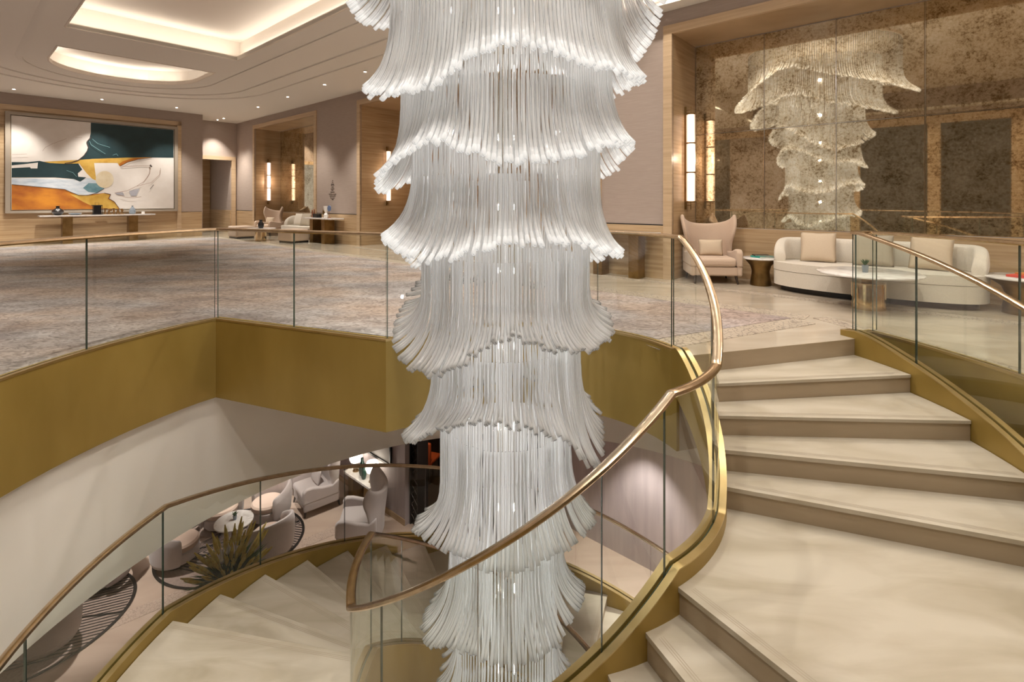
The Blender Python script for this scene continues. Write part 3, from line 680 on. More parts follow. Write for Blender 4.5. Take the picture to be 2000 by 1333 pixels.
# ------------------------------------------------------------------ mirror wall pieces
def mirror(label, s1, s0, seams, zs, group=None):
    L = R(s1, 9.80, .93); o = thing('antique_mirror', label, 'mirror', L)
    ss = [s1]+seams+[s0]
    for a, c in zip(ss, ss[1:]):
        for z0, z1 in zip(zs, zs[1:]):
            b = new(); rbox(b, c+.004, a-.004, 9.868, 9.885, z0+.004, z1-.004)
            obj('mirror_panel', b, M['mirror'], o, at=L, mods=[bev(.008, 1)])
    b = new()
    for x in seams: rbox(b, x-.004, x+.004, 9.865, 9.88, zs[0], zs[-1])
    for z in zs[1:-1]: rbox(b, s0, s1, 9.865, 9.88, z-.004, z+.004)
    obj('joint_strip', b, M['steel'], o, at=L)
    b = new(); rbox(b, s0, s1, 9.886, 9.91, zs[0], zs[-1]); obj('backing', b, M['black'], o, at=L)
mirror('large antiqued bronze mirror wall behind the ivory sofa, reflecting the chandelier', 3.84, -3.99, [2.58, 1.47, .32, -.83, -1.98, -3.0], [.935, 2.75, 4.495])
mirror('small antiqued mirror at the back of the far niche', 22.39, 17.21, [20.7, 19.0], [.935, 2.75, 4.495])

# ------------------------------------------------------------------ sconces and downlights
def sconce(s_, t_, label):
    """vertical tube light on a niche side wall that faces -s"""
    L = R(s_-.03, t_, 2.26); o = thing('wall_sconce', label, 'wall light', L, RT, 'tall tube wall lights in the niches')
    # local x = -s, y = +t
    b = new(); box(b, -.03, .0, -.02, .02, -.98, .98); obj('back_plate', b, M['bronze'], o)
    b = new(); lathe(b, [(.012, -.80), (.012, .80)], (.075, 0, 0), 10); obj('tube', b, M['sconce_core'], o)
    for z0 in (-.83, -.276, .277):
        b = new(); lathe(b, [(.078, z0+.008), (.08, z0+.02), (.08, z0+.535), (.078, z0+.545)], (.085, 0, 0), 20); obj('glass_shade', b, M['sconce'], o, smooth=True)
    for z0 in (-.84, -.286, .268, .82):
        b = new(); lathe(b, [(.090, z0-.004), (.090, z0+.020)], (.085, 0, 0), 20); obj('ring', b, M['bronze'], o)
    for sg in (-1, 1):
        b = new(); tube(b, [(.085, 0, sg*.83), (.085, 0, sg*.98)], .006, 6); box(b, -.02, .09, -.006, .006, sg*.905-.005, sg*.905+.005); obj('stem', b, M['bronze'], o)
    lamp('POINT', R(s_-.28, t_, 2.26), 6, (1, .74, .55), 0, name='sconce_lamp')
    return o
sconce(3.845, 9.36, 'tall glowing tube wall light above the wing chair by the big mirror')
sconce(22.4, 9.33, 'glowing tube wall light above the far wing chair in the left niche')
sconce(14.2, 9.78, 'glowing tube wall light on the wood wall partly hidden by the chandelier')
def downlight(s_, t_, z, label, pw=55, vis=True, spot=80, on=True):
    L = R(s_, t_, z); o = thing('ceiling_light', label, 'ceiling light', L, 0, 'recessed downlights')
    b = new(); lathe(b, [(.060, 0), (.060, -.008), (.040, -.012), (.040, -.001)], k=24); obj('ring', b, M['cove'], o, smooth=True)
    b = new(); lathe(b, [(.036, -.006), (.02, -.009)], k=16); obj('lens', b, M['lens'], o)
    lamp('SPOT', R(s_, t_, z-.04), pw, (1, .93, .84), .04, spot=spot, blend=.7, name='downlight_or_added_spot')
def unz(u, v, z=ZC):
    Y = 978*(z-1.46)/(391-v); X = (u-1000)/978*Y; p = Vector((X, Y, 0)); return p.dot(E1), p.dot(E2)
DL = [((27, 174), 'bright downlight at the left end above the painting'), ((199, 194), 'small downlight above the middle of the painting'), ((345, 210), 'downlight above the right edge of the painting'),
      ((425, 234), 'left downlight of the close pair above the doorway'), ((437, 231), 'right downlight of the close pair above the doorway'),
      ((504, 209), 'downlight above the left niche sconce'), ((562, 189), 'downlight above the left niche sofa'), ((634, 165), 'downlight above the wall lettering'), ((713, 140), 'downlight next to the chandelier glass')]
for (u, v), lb in DL: downlight(*unz(u, v), ZC, lb, 320)
# unseen ceiling spots without fittings, added to brighten lobby, stair and drum
def added_spot(s_, t_, z, pw, spot): lamp('SPOT', R(s_, t_, z-.02), pw, (1, .93, .84), .04, spot=spot, blend=.7, name='downlight_or_added_spot')
for a, c in [(s_, t_) for s_ in (6.2, 3.6, .8, -2.0, -5.0) for t_ in (-3.8, 7.9)] + [(6.0, 5.6), (6.2, .4), (-1.9, 5.4), (-2.2, 1.0)]: added_spot(a, c, ZH, 110, 100)
for q in range(6):
    pq = Vector((OX+3.0*cos(rad(q*60+15)), OY+3.0*sin(rad(q*60+15)), 0)); added_spot(pq.dot(E1), pq.dot(E2), ZH, 200, 140)  # ring of spots added to brighten stair and drum
for q in (110, 145, 180, 215):
    pq = Vector((CX+2.7*cos(rad(q)), CY+2.7*sin(rad(q)), 0)); added_spot(pq.dot(E1), pq.dot(E2), ZH, 170, 46)  # narrow spots added to brighten the lower treads
for a, c in ((9, 7.9), (20.5, 2.4), (20.5, -1.5), (12, -2.5), (16.5, -2.5), (8.5, -2.5)): added_spot(a, c, ZC, 420, 95)

# ------------------------------------------------------------------ furniture builders (local: x right, -y front)
def legs4(parent, w_, d_, h, mat, r0=.02, r1=.012, yo=0, splay=.0):
    for sx in (-1, 1):
        for sy in (-1, 1):
            b = new(); tube(b, [(sx*(w_/2+splay), yo+sy*(d_/2+splay), 0), (sx*w_/2, yo+sy*d_/2, h)], [r1, r0], 8); obj('leg', b, mat, parent, smooth=True)
def wing_chair(name, label, loc, rz, mat, group=None, leg=None, legh=.14):
    o = thing(name, label, 'armchair', loc, rz, group)
    b = new(); box(b, -.36, .36, -.40, .34, legh, .30); obj('seat_base', b, mat, o, True, [bev(.03)])
    b = new(); box(b, -.335, .335, -.43, .20, .30, .455); obj('seat_cushion', b, mat, o, True, [bev(.055, 4)])
    # back with its wings: one wrapped shell
    b = new(); NU, NV = 16, 12; g = []
    for i in range(NU+1):
        u = -1+2*i/NU; row = []
        for j in range(NV+1):
            h = j/NV
            top = 1.02+.20*abs(u)**2.2; z = legh+.02+(top-legh-.02)*h
            zz = (z-.15)/1.0
            wd = .40+.07*math.exp(-((z-1.15)/.32)**2)-.02*math.exp(-((z-.68)/.15)**2)
            x = wd*sin(u*pi/2*.98)
            fwd = .40*(1-cos(u*pi/2))*(1 if z > .5 else .95)
            fwd *= .55+.45*math.exp(-((z-.95)/.30)**2)
            y = .36+.13*max(0, z-.4) - fwd*.95
            row.append(b.verts.new((x, y, z)))
        g.append(row)
    for i in range(NU):
        for j in range(NV): b.faces.new((g[i][j], g[i+1][j], g[i+1][j+1], g[i][j+1]))
    obj('backrest', b, mat, o, True, [('SOLIDIFY', dict(thickness=.075, offset=0)), ('SUBSURF', dict(levels=1, render_levels=1))])
    for s_ in (-1, 1):
        b = new(); pr = [(-.44, .30), (-.44, .55), (-.38, .605), (-.25, .60), (-.05, .545), (.15, .52), (.30, .60), (.30, .30)]
        vs = [[b.verts.new((s_*x, y, z)) for y, z in pr] for x in (.335, .435)]
        for A in vs: b.faces.new(A)
        for j in range(len(pr)): b.faces.new((vs[0][j], vs[0][(j+1) % len(pr)], vs[1][(j+1) % len(pr)], vs[1][j]))
        box(b, min(s_*.345, s_*.43), max(s_*.345, s_*.43), -.425, .30, legh, .32)
        obj('armrest', b, mat, o, True, [bev(.03)])
    legs4(o, .66, .66, legh+.01, leg or M['darkwood'], .028, .016, -.03, .03)
    return o
def cushion_obj(label, loc, rz, mat, w_=.5, h=.5, d=.15, tilt=-.25, group=None, cat='cushion'):
    b = new(); pillow(b, w_, h, d); o = obj('cushion', b, mat, None, 'all'); tag(o, label, cat, group)
    o.location = loc; o.rotation_euler = (tilt, 0, rz); return o
def sofa(label, loc, rz, ln=2.7, dp=1.0):
    o = thing('curved_sofa', label, 'sofa', loc, rz)
    def outline(grow, n_=56, y0=0):
        P = []
        for k in range(n_):
            a = 2*pi*k/n_; c, s_ = cos(a), sin(a)
            x = (ln/2+grow)*abs(c)**.62*(1 if c > 0 else -1); y = (dp/2+grow)*abs(s_)**.72*(1 if s_ > 0 else -1)
            P.append((x, y - .10*(1-(x/(ln/2))**2) + .05))
        return P
    b = new(); plate(b, outline(-.10), [], 0, .10); obj('plinth', b, M['black'], o, True)
    b = new(); plate(b, outline(0), [], .09, .325); obj('base', b, M['sofa'], o, True, [bev(.035)])
    b = new(); plate(b, outline(.006), [], .33, .46); obj('seat', b, M['sofa'], o, True, [bev(.045, 4)])
    # back shell wraps round the rear and both ends
    P = outline(-.085, 96); pts = [p for p in P if p[1] > -.16]
    pts.sort(key=lambda p: math.atan2(p[1]+.16, p[0])); n_ = len(pts)
    def hh(i):
        x = abs(pts[i][0])/(ln/2); y = pts[i][1]
        f = max(0.0, min(1.0, (y+.16)/.42)); return .50+.34*math.sqrt(max(0, 1-(1-f)**2))
    def pf(i):
        h = hh(i); return [(-.085, .42), (-.088, h-.07), (-.06, h-.015), (0, h), (.06, h-.015), (.088, h-.07), (.085, .42)]
    b = new(); sweep(b, [Vector((p[0], p[1], 0)) for p in pts], pf); obj('backrest', b, M['sofa'], o, True, [SUB])
    return o
def pedestal_table(label, loc, r_, h=.475):
    o = thing('side_table', label, 'side table', loc, 0)
    b = new(); lathe(b, [(r_-.012, h-.028), (r_, h-.02), (r_, h-.006), (r_-.008, h)], k=40); obj('table_top', b, M['table_marble'], o, True)
    b = new(); s_ = r_/.29; lathe(b, [(.165*s_, 0), (.165*s_, .05), (.145*s_, .17), (.14*s_, .25), (.165*s_, .34), (.235*s_, .42), (.26*s_, h-.03)], k=40); obj('pedestal', b, M['bronze'], o, True)
    return o
def book(name, label, loc, rz, mat, w_=.28, d_=.21, h=.025, group=None):
    o = thing(name, label, 'book', loc, rz, group)
    b = new(); box(b, -w_/2, w_/2, -d_/2, d_/2, 0, .003); box(b, -w_/2, w_/2, -d_/2, d_/2, h-.003, h); box(b, -w_/2, -w_/2+.004, -d_/2, d_/2, .0031, h-.0031); obj('cover', b, mat, o)
    b = new(); box(b, -w_/2+.0045, w_/2-.005, -d_/2+.005, d_/2-.005, .0032, h-.0032); obj('pages', b, M['paper'], o)
def console(label, loc, rz, ln, dp, h, legx, lw=.34, top=None, rounded=0):
    o = thing('console_table', label, 'console table', loc, rz)
    b = new()
    if rounded:
        pts = [(ln/2*cos(a), dp*.5-dp*1.0*abs(sin(a))**.8) for a in [pi*k/24 for k in range(25)]]; pts = [(x, y) for x, y in pts]
        plate(b, pts, [], h-.04, h)
    else: box(b, -ln/2, ln/2, -dp/2, dp/2, h-.045, h)
    obj('table_top', b, top or M['table_marble'], o, False, [bev(.004, 2)])
    for x in legx:
        b = new(); box(b, x-lw/2, x+lw/2, -dp*.36, dp*.36, 0, h-.0455); obj('leg', b, M['bronze'], o, False, [bev(.003, 2)])
    return o

# ------------------------------------------------------------------ right seating group
wing_chair('wing_chair', 'peach wing chair with dark legs at the left end of the ivory sofa', (3.60, 9.08, 0), rad(-8), M['chair'], 'peach wing chairs')
cushion_obj('small beige cushion on the near peach wing chair', (3.61, 9.10, .60), rad(-8), M['cush_beige'], .42, .29, .12, -.22)
pedestal_table('small round marble table with bronze hourglass foot between wing chair and sofa', (4.27, 8.60, 0), .29)
book('book', 'teal book lying on the small round marble table', (4.30, 8.60, .4752), .25, M['green_book'], .30, .22, .028)
book('book', 'thin black book on top of the teal book', (4.28, 8.61, .5036), -.2, M['black'], .24, .17, .018)
SO = R(.94, 9.22)
sofa('long ivory sofa with rounded ends on a black plinth below the mirror wall', SO, RT, 2.62, .98)
def on_sofa(ls, dy, z, w_, h, mat, label, tz=0):
    p = SO + Matrix.Rotation(RT, 3, 'Z') @ Vector((ls, dy, 0)); cushion_obj(label, (p.x, p.y, z), RT+tz, mat, w_, h, .16, -.28)
on_sofa(-.70, .13, .70, .50, .48, M['cush_beige'], 'beige square cushion near the left end of the ivory sofa', .15)
on_sofa(.03, .10, .70, .50, .48, M['cush_grey'], 'taupe square cushion in the middle of the ivory sofa', .1)
on_sofa(.70, .12, .70, .50, .48, M['cush_beige'], 'beige square cushion near the right end of the ivory sofa', -.2)
o = thing('coffee_table', 'round marble coffee table on a polished gold drum in front of the sofa', 'coffee table', (4.80, 6.74, 0))
b = new(); lathe(b, [(.58, .462), (.60, .470), (.60, .484), (.592, .49)], k=56); obj('table_top', b, M['table_marble'], o, True)
b = new(); lathe(b, [(.085, .352), (.085, .4615)], k=28); obj('neck', b, M['bronze'], o, True)
b = new(); lathe(b, [(.195, 0), (.195, .34), (.19, .35)], k=48); obj('drum_base', b, M['gold'], o, True)
def potted(label, loc, k=13, r_=.04, h=.10):
    o = thing('potted_succulent', label, 'potted plant', loc)
    b = new(); lathe(b, [(r_*.8, 0), (r_, h*.9), (r_, h), (r_*.85, h), (r_*.8, h*.9)], k=20); obj('pot', b, M['greygl'], o, True)
    b = new()
    for i in range(k):
        a = i*2.4; t_ = .25+.6*i/k; p = Vector((0, 0, h*.95)); d = Vector((cos(a)*t_, sin(a)*t_, 1)).normalized()
        tube(b, [p, p+d*.035, p+d*.085+Vector((cos(a), sin(a), 0))*.01*t_], [.006, .010, .001], 5)
    obj('leaves', b, M['leaf'], o, True)
potted('small succulent in a grey glass pot on the coffee table', (4.74, 6.72, .4905))
pedestal_table('round marble table with bronze foot at the right end of the sofa', (6.60, 6.42, 0), .42)
book('book', 'red book at the bottom of the pile on the right marble table', (6.56, 6.38, .4752), .3, M['red_book'], .34, .25, .03, 'books on the right marble table')
book('book', 'ochre book on the pile on the right marble table', (6.62, 6.36, .5056), -.15, M['orange_book'], .26, .20, .022, 'books on the right marble table')
console('bronze legged console against the wall behind the chandelier', R(4.9, 8.58), RT, 1.7, .36, .86, [-.32, .45], .20)

# ------------------------------------------------------------------ left far seating group
c2 = wing_chair('wing_chair', 'far peach wing chair in the left corner of the mirrored niche', R(21.35, 9.0), RT+.35, M['chair'], 'peach wing chairs')
cushion_obj('beige cushion on the far wing chair', tuple(R(21.35, 8.98, .60)), RT+.35, M['cush_beige'], .42, .29, .12, -.22)
SO = R(18.9, 9.2); sofa('far ivory sofa with rounded ends below the small niche mirror', SO, RT, 2.62, .98)
on_sofa(.05, .10, .70, .52, .5, M['cush_grey'], 'taupe cushion on the far ivory sofa', .3)
on_sofa(-.55, .12, .70, .5, .48, M['sofa'], 'ivory cushion at the left of the far sofa', .3)
on_sofa(.65, .10, .70, .5, .48, M['sofa'], 'ivory cushion at the right of the far sofa', -.5)
for (s_, t_, a_, lb) in ((20.6, 7.6, 0, 'low peach pouf in front of the far wing chair'), (17.1, 8.0, .1, 'low peach pouf at the right end of the far sofa')):
    b = new(); box(b, -.42, .42, -.35, .35, .06, .46); o = obj('pouf', b, M['chair'], None, True, [bev(.05, 4)]); tag(o, lb, 'pouf'); o.location = R(s_, t_); o.rotation_euler = (0, 0, RT+a_)
    b = new(); box(b, -.38, .38, -.31, .31, 0, .07); obj('base', b, M['black'], o)
o = thing('coffee_table', 'low round table with a black vase in front of the far sofa', 'coffee table', R(18.7, 7.55))
b = new(); lathe(b, [(.48, .42), (.5, .43), (.49, .45)], k=40); obj('table_top', b, M['table_marble'], o, True)
b = new(); lathe(b, [(.18, 0), (.18, .4195)], k=32); obj('drum_base', b, M['gold'], o, True)
b = new(); lathe(b, [(.07, 0), (.10, .06), (.10, .16), (.05, .24), (.06, .30)], k=24); o = obj('vase', b, M['black'], None, True); o.location = R(18.7, 7.55, .4505); tag(o, 'black vase on the far low round table', 'vase')
# console below the painting
Lt = R(22.45, 3.62); console('long pale console on two bronze slab legs below the painting', Lt, RS, 3.15, .50, .95, [-.87, .93], .26)
def on_console(L, rz, x, y, z): v = L + Matrix.Rotation(rz, 3, 'Z') @ Vector((x, y, 0)); return (v.x, v.y, z)
def vase(label, loc, prof, mat, cat='vase', name='vase', k=28):
    b = new(); lathe(b, prof, k=k); o = obj(name, b, mat, None, True); o.location = loc; return tag(o, label, cat)
cl = lambda x, z=.9505, y=0: on_console(Lt, RS, x, y, z)
vase('squat black vase at the left of the painting console', cl(-1.10), [(.07, 0), (.13, .06), (.16, .12), (.13, .19), (.05, .24), (.045, .29), (.06, .31)], M['black'])
vase('flat dark bowl beside the squat black vase', cl(-.66), [(.10, 0), (.17, .05), (.18, .07), (.16, .07)], M['greygl'], 'bowl', 'bowl')
o = thing('lantern', 'black slatted lantern box on the painting console', 'lantern', cl(-.08), RS)
b = new(); box(b, -.14, .14, -.10, .10, .31, .335); box(b, -.14, .14, -.10, .10, 0, .02); box(b, -.10, .10, -.07, .07, .021, .309)
obj('box', b, M['black'], o)
for q in range(9):
    b = new(); box(b, -.137+q*.0325, -.123+q*.0325, -.105, -.095, .0205, .3095); obj('slat', b, M['black'], o)
b = new(); tube(b, [(-.05, 0, .336), (-.05, 0, .42), (.05, 0, .42), (.05, 0, .336)], .006, 6); obj('handle', b, M['bronze'], o)
shp = [[(-.04, 0), (.0, .0), (.0, .17), (.05, .17), (.05, .22), (-.04, .22)], [(-.05, 0), (.05, 0), (.05, .05), (.01, .05), (.01, .12), (.06, .12), (.06, .18), (-.04, .18), (-.04, .13), (-.05, .13)],
       [(-.02, 0), (.02, 0), (.03, .22), (-.03, .22)], [(-.05, 0), (-.02, 0), (0, .1), (.02, 0), (.05, 0), (.02, .2), (-.02, .2)], [(-.05, 0), (.05, 0), (.05, .04), (0, .06), (.05, .12), (.02, .2), (-.05, .2), (-.02, .1)]]
lbs = ['leftmost gold sculpture next to the black lantern', 'second gold sculpture from the black lantern', 'middle one of the five gold sculptures', 'fourth gold sculpture from the black lantern', 'gold sculpture nearest the grey bottle']
for i, sh in enumerate(shp):
    b = new(); vs = [[b.verts.new((x, y, z)) for x, z in sh] for y in (-.02, .02)]
    for tri in tessellate_polygon([[Vector((x, z, 0)) for x, z in sh]]):
        for vv in vs: b.faces.new([vv[j] for j in tri])
    for j in range(len(sh)): b.faces.new((vs[0][j], vs[0][(j+1) % len(sh)], vs[1][(j+1) % len(sh)], vs[1][j]))
    o = obj('small_sculpture', b, M['gold'], None); o.location = cl(.16+.115*i); o.rotation_euler = (0, 0, RS); tag(o, lbs[i], 'sculpture', 'gold sculptures on the console')
vase('grey glass bottle on the painting console', cl(.93), [(.06, 0), (.10, .04), (.10, .14), (.06, .22), (.025, .27), (.03, .31)], M['greygl'])
vase('small white candle at the right end of the painting console', cl(1.25), [(.05, 0), (.05, .09)], M['white'], 'candle', 'candle')
# console below the wall lettering
Lt = R(16.05, 8.50); console('rounded marble console on bronze slabs below the wall lettering', Lt, RT, 1.9, .50, .86, [-.45, .35], .22)
cl = lambda x, z=.8605, y=0: on_console(Lt, RT, x, y, z)
vase('left copper candlestick on the rounded console', cl(-.72), [(.04, 0), (.04, .02), (.02, .05), (.03, .15), (.02, .24), (.035, .26)], M['copper'], 'candlestick', 'candlestick')
vase('right copper candlestick on the rounded console', cl(-.58), [(.04, 0), (.04, .02), (.02, .05), (.03, .15), (.02, .26), (.035, .28)], M['copper'], 'candlestick', 'candlestick')
b = new(); box(b, -.15, .15, -.09, .09, 0, .13); o = obj('decorative_box', b, M['black'], None, False, [bev(.006)]); o.location = cl(-.28, y=-.05); o.rotation_euler = (0, 0, RT); tag(o, 'black lacquer box on the rounded console', 'box')
b = new(); lathe(b, [(.02, .0), (.05, .02), (.03, .05), (.09, .12), (.12, .2), (.07, .32), (.01, .40)], k=20, sy=.3); o = obj('leaf_sculpture', b, M['bronze'], None, True); o.location = cl(.0, y=.06); o.rotation_euler = (0, 0, RT); tag(o, 'bronze leaf sculpture behind the black box', 'sculpture')
vase('white hourglass vase on the rounded console', cl(.17, y=.03), [(.07, 0), (.08, .1), (.035, .17), (.08, .27), (.09, .40), (.08, .40)], M['white'])
o = thing('disc_ornament', 'blue disc on a copper stand at the right of the console', 'ornament', cl(.38, y=.03), RT)
b = new(); box(b, -.06, .06, -.03, .03, 0, .015); tube(b, [(0, 0, .015), (0, 0, .22)], .006, 6); obj('stand', b, M['copper'], o)
b = new()
for y in (-.012, .012): pass
lathe(b, [(.10, -.012), (.10, .012), (.04, .014)], k=28); bmesh.ops.rotate(b, verts=b.verts, matrix=Matrix.Rotation(rad(90), 3, 'X')); bmesh.ops.translate(b, verts=b.verts, vec=(0, 0, .32)); obj('disc', b, M['blue'], o, True)
# tree-shaped wall lettering: rows of marks too small to read in the photograph
o = thing('wall_lettering', 'small dark lettering in a tree shape on the mauve wall', 'wall lettering', R(15.93, 8.795, 1.35), RT)
b = new(); rr = random.Random(3)
rows = [(.02, .62), (.04, .57), (.09, .52), (.11, .49), (.08, .435), (.12, .385), (.07, .345), (.14, .30), (.25, .245), (.20, .195), (.14, .14), (.06, .10)]
for wd, z in rows:
    x = -wd
    while x < wd:
        l_ = rr.uniform(.008, .03); hh_ = rr.uniform(.012, .026); box(b, x, x+l_*.8, -.004, 0, z*1.25, z*1.25+hh_); x += l_+.004
obj('letters', b, M['darkwood'], o)

# ------------------------------------------------------------------ ground floor
b = new(); plate(b, [(-16, -6), (14, -6), (14, 20), (-16, 20)], [], ZG-.05, ZG); struct(obj('floor_ground', b, M['marble_ground']))
hole = arc(OX, OY, OR+.03, 0, 357, 3)
b = new(); plate(b, [(-16, -6), (14, -6), (14, 20), (-16, 20)], [hole], ZGC, ZGC+.05); struct(obj('ceiling_ground', b, M['plaster']))
TG = 6.08
b = new(); rbox(b, 8.2, 16, TG, TG+.12, ZG, ZGC)
struct(obj('wall_lounge', b, M['fabric_wall2']))
b = new(); rbox(b, -6, 6.2, 8.2, 8.3, ZG, ZGC); rbox(b, 1.05, 1.35, 8.05, 8.2, ZG, ZGC); struct(obj('wall_ground_north', b, M['fabric_wall2']))
b = new(); rbox(b, -6, .2, 8.12, 8.198, ZG, ZGC); struct(obj('trim_12', b, noisy('grey_rose_stone', (.36, .30, .28), (.50, .43, .40), (1, 1, 1), 2.5, 6, .5)))
b = new()
for q in ((-16, -15.9, -6, 20), (14, 14.1, -6, 20)): box(b, *q, ZG, ZGC)
box(b, -16, 14, 20, 20.1, ZG, ZGC); box(b, -16, 14, -6.1, -6, ZG, ZGC); struct(obj('wall_ground_outer', b, M['fabric_wall2']))
b = new(); rbox(b, 6.2, 16, 11.5, 11.6, ZG, ZGC); rbox(b, 6.15, 6.2, 8.3, 11.5, ZG, ZGC); rbox(b, 6.25, 16, 6.22, 11.5, ZG+.001, ZG+.01)
struct(obj('wall_restaurant', b, M['darkwood']))
b = new()
for z0, z1 in ((ZG, ZG+.12),): rbox(b, 8.2, 16, TG-.015, TG, z0, z1)
struct(obj('baseboard_lounge', b, M['wood']))
# dark lattice column at the restaurant entrance
Lq = R(8.04, 6.30, ZG+.0101); o = thing('lattice_column', 'dark metal lattice column at the restaurant entrance', 'column', Lq, RT)
b = new()
for x in (-.13, .11): box(b, x, x+.02, -.13, .13, 0, ZGC-ZG-.014)
obj('upright', b, M['black'], o)
b = new(); z = 0
while z < 2.6:
    tube(b, [(-.11, -.1, z), (.11, -.1, z+.2)], .006, 5); tube(b, [(.11, -.1, z), (-.11, -.1, z+.2)], .006, 5); z += .2
obj('lattice', b, M['darkwood'], o)
b = new(); box(b, -.11, .11, -.04, -.02, 0, ZGC-ZG-.014); obj('back_panel', b, M['dark_panel'], o)
# wall downlight cone on the ground floor
for s_, t_, pw in ((1.5, 7.6, 130), (-1.2, 7.75, 110), (4.0, 7.6, 70), (9.5, 4.6, 40), (11.5, 4, 60), (10.5, 1.5, 60), (9, -2.5, 60), (7.0, 5.5, 30), (12.5, 1.0, 60), (5.8, 10, 12), (2.5, 6.6, 60)):
    lamp('SPOT', R(s_, t_, ZGC-.03), pw*2.6, (1, .90, .84), .04, spot=75, blend=.6, name='ground_downlight_lamp')
b = new(); band(b, (-8.4, 6.0), (-2.95, 10.46), .26, ZG, ZG+.003); band(b, (-5.9, 10.2), (-4.3, 11.84), .24, ZG, ZG+.003); struct(obj('trim_13', b, M['mosaic_g']))
# leaf-vein rugs
def leaf_rug(label, x, y, rz, r_=1.1):
    o = thing('leaf_rug', label, 'rug', (x, y, ZG), rz)
    b = new(); lathe(b, [(r_, 0), (r_, .008), (r_-.01, .010)], k=64, sx=1.12, sy=.98); obj('pile', b, noisy('mauve_rug', (.30, .23, .20), (.38, .29, .25), (1, 1, 1), 30, 2, .95), o)
    b = new(); Z = .012
    P = [Vector((r_*1.12*cos(2*pi*k/72), r_*.98*sin(2*pi*k/72), Z)) for k in range(72)]
    sweep(b, P, [(-.024, 0), (-.024, .004), (.024, .004), (.024, 0)], closed=True)
    def ln(a, c, w_=.010): 
        a, c = Vector((*a, Z)), Vector((*c, Z)); sweep(b, [a, c], [(-w_, 0), (-w_, .003), (w_, .003), (w_, 0)])
    def inside(p): return (p[0]/(r_*1.12))**2+(p[1]/(r_*.98))**2 < .98
    ribs = [((-1.2, -.1), (1.2, .35)), ((-1.1, -.35), (.2, -.05)), ((.0, .1), (.9, -.7)), ((-.3, .02), (-.2, 1.0))]
    for (a, c) in ribs:
        a, c = Vector(a)*r_, Vector(c)*r_; A, C = None, None
        pts = [a.lerp(c, k/40) for k in range(41)]; pts = [p for p in pts if inside(p)]
        if len(pts) > 1: ln(pts[0], pts[-1], .020)
    for k in range(-13, 14):
        for sg, base in ((1, .55), (-1, .62)):
            x0 = k*.085*r_; st_ = Vector((x0, x0*.2+.12*0)); d = Vector((cos(base*sg+.1), sin(base*sg+.1)))
            e = st_.copy(); n_ = 0
            while inside(e+d*.03) and n_ < 60: e += d*.03; n_ += 1
            if inside(st_) and n_ > 2: ln(st_, e, .0085)
    obj('leaf_veins', b, M['black'], o)
leaf_rug('round leaf-vein rug under the marble table and tub chairs', -5.27, 9.45, .3)
leaf_rug('round leaf-vein rug at the lower left, partly behind the drum', -7.25, 7.6, .9)
def tub_chair(label, x, y, face):
    """face: world angle the sitter looks towards"""
    o = thing('tub_chair', label, 'tub chair', (x, y, ZG+.0165), face+pi/2, 'pale tub chairs')
    pts = [Vector((.36*sin(a), .02+.36*-cos(a)*-1, 0)) for a in [rad(-118+236*k/28) for k in range(29)]]
    def pf(i):
        u = abs(i-14)/14; h = .56+.22*(1-u*u)**1.2
        return [(-.04, .10), (-.05, h-.04), (-.02, h), (.02, h), (.05, h-.04), (.045, .10)]
    b = new(); sweep(b, pts, pf); obj('shell', b, M['tub'], o, True, [('SUBSURF', dict(levels=1, render_levels=1))])
    b = new(); lathe(b, [(.28, .10), (.31, .14), (.31, .28), (.28, .30)], (0, -.03, 0), 32); obj('base', b, M['tub'], o, True)
    b = new(); lathe(b, [(.28, .301), (.30, .33), (.30, .39), (.27, .42)], (0, -.04, 0), 32); obj('seat_cushion', b, M['tub_seat'], o, True)
    b = new(); lathe(b, [(.20, 0), (.20, .099)], k=24); obj('foot', b, M['darkwood'], o)
tub_chair('tub chair at the left side of the marble table on the leaf rug', -5.98, 8.95, .35)
tub_chair('tub chair behind the marble table, half cut by the white drum', -5.78, 9.95, -1.0)
tub_chair('tub chair at the far right side of the marble table', -4.92, 10.15, -2.1)
tub_chair('tub chair behind the flower arrangement', -4.42, 9.15, 2.6)
tub_chair('upper tub chair on the lower left rug', -6.9, 8.45, -2.0)
tub_chair('lower tub chair on the lower left rug', -6.75, 7.25, 2.4)
o = thing('bistro_table', 'round marble table in the middle of the leaf rug', 'table', (-5.12, 9.22, ZG+.017))
b = new(); lathe(b, [(.31, .55), (.325, .56), (.325, .575), (.32, .58)], k=44); obj('table_top', b, M['table_marble'], o, True)
b = new(); lathe(b, [(.16, 0), (.16, .02), (.04, .04), (.04, .549)], k=24); obj('pedestal', b, M['bronze'], o, True)
potted('little plant on the marble table of the ground floor', (-5.12, 9.25, ZG+.598), 9, .035, .07)
wg = wing_chair('lounge_wing_chair', 'pale wing chair left of the lamp console on the ground floor', (-4.16, 10.74, ZG), rad(-50), M['tub'], 'pale wing chairs')
dup(wg, (-2.86, 9.62, ZG), rad(-82), 'pale wing chair right of the lamp console on the ground floor', 'pale wing chairs')
cushion_obj('small lilac cushion on the left pale wing chair', (-4.20, 10.75, ZG+.60), rad(-50), M['tub'], .42, .30, .12, -.22)
Lk = R(9.36, 5.875, ZG); console('marble console with two lamps against the lounge wall', Lk, RT, 1.0, .36, .66, [-.3, .3], .18)
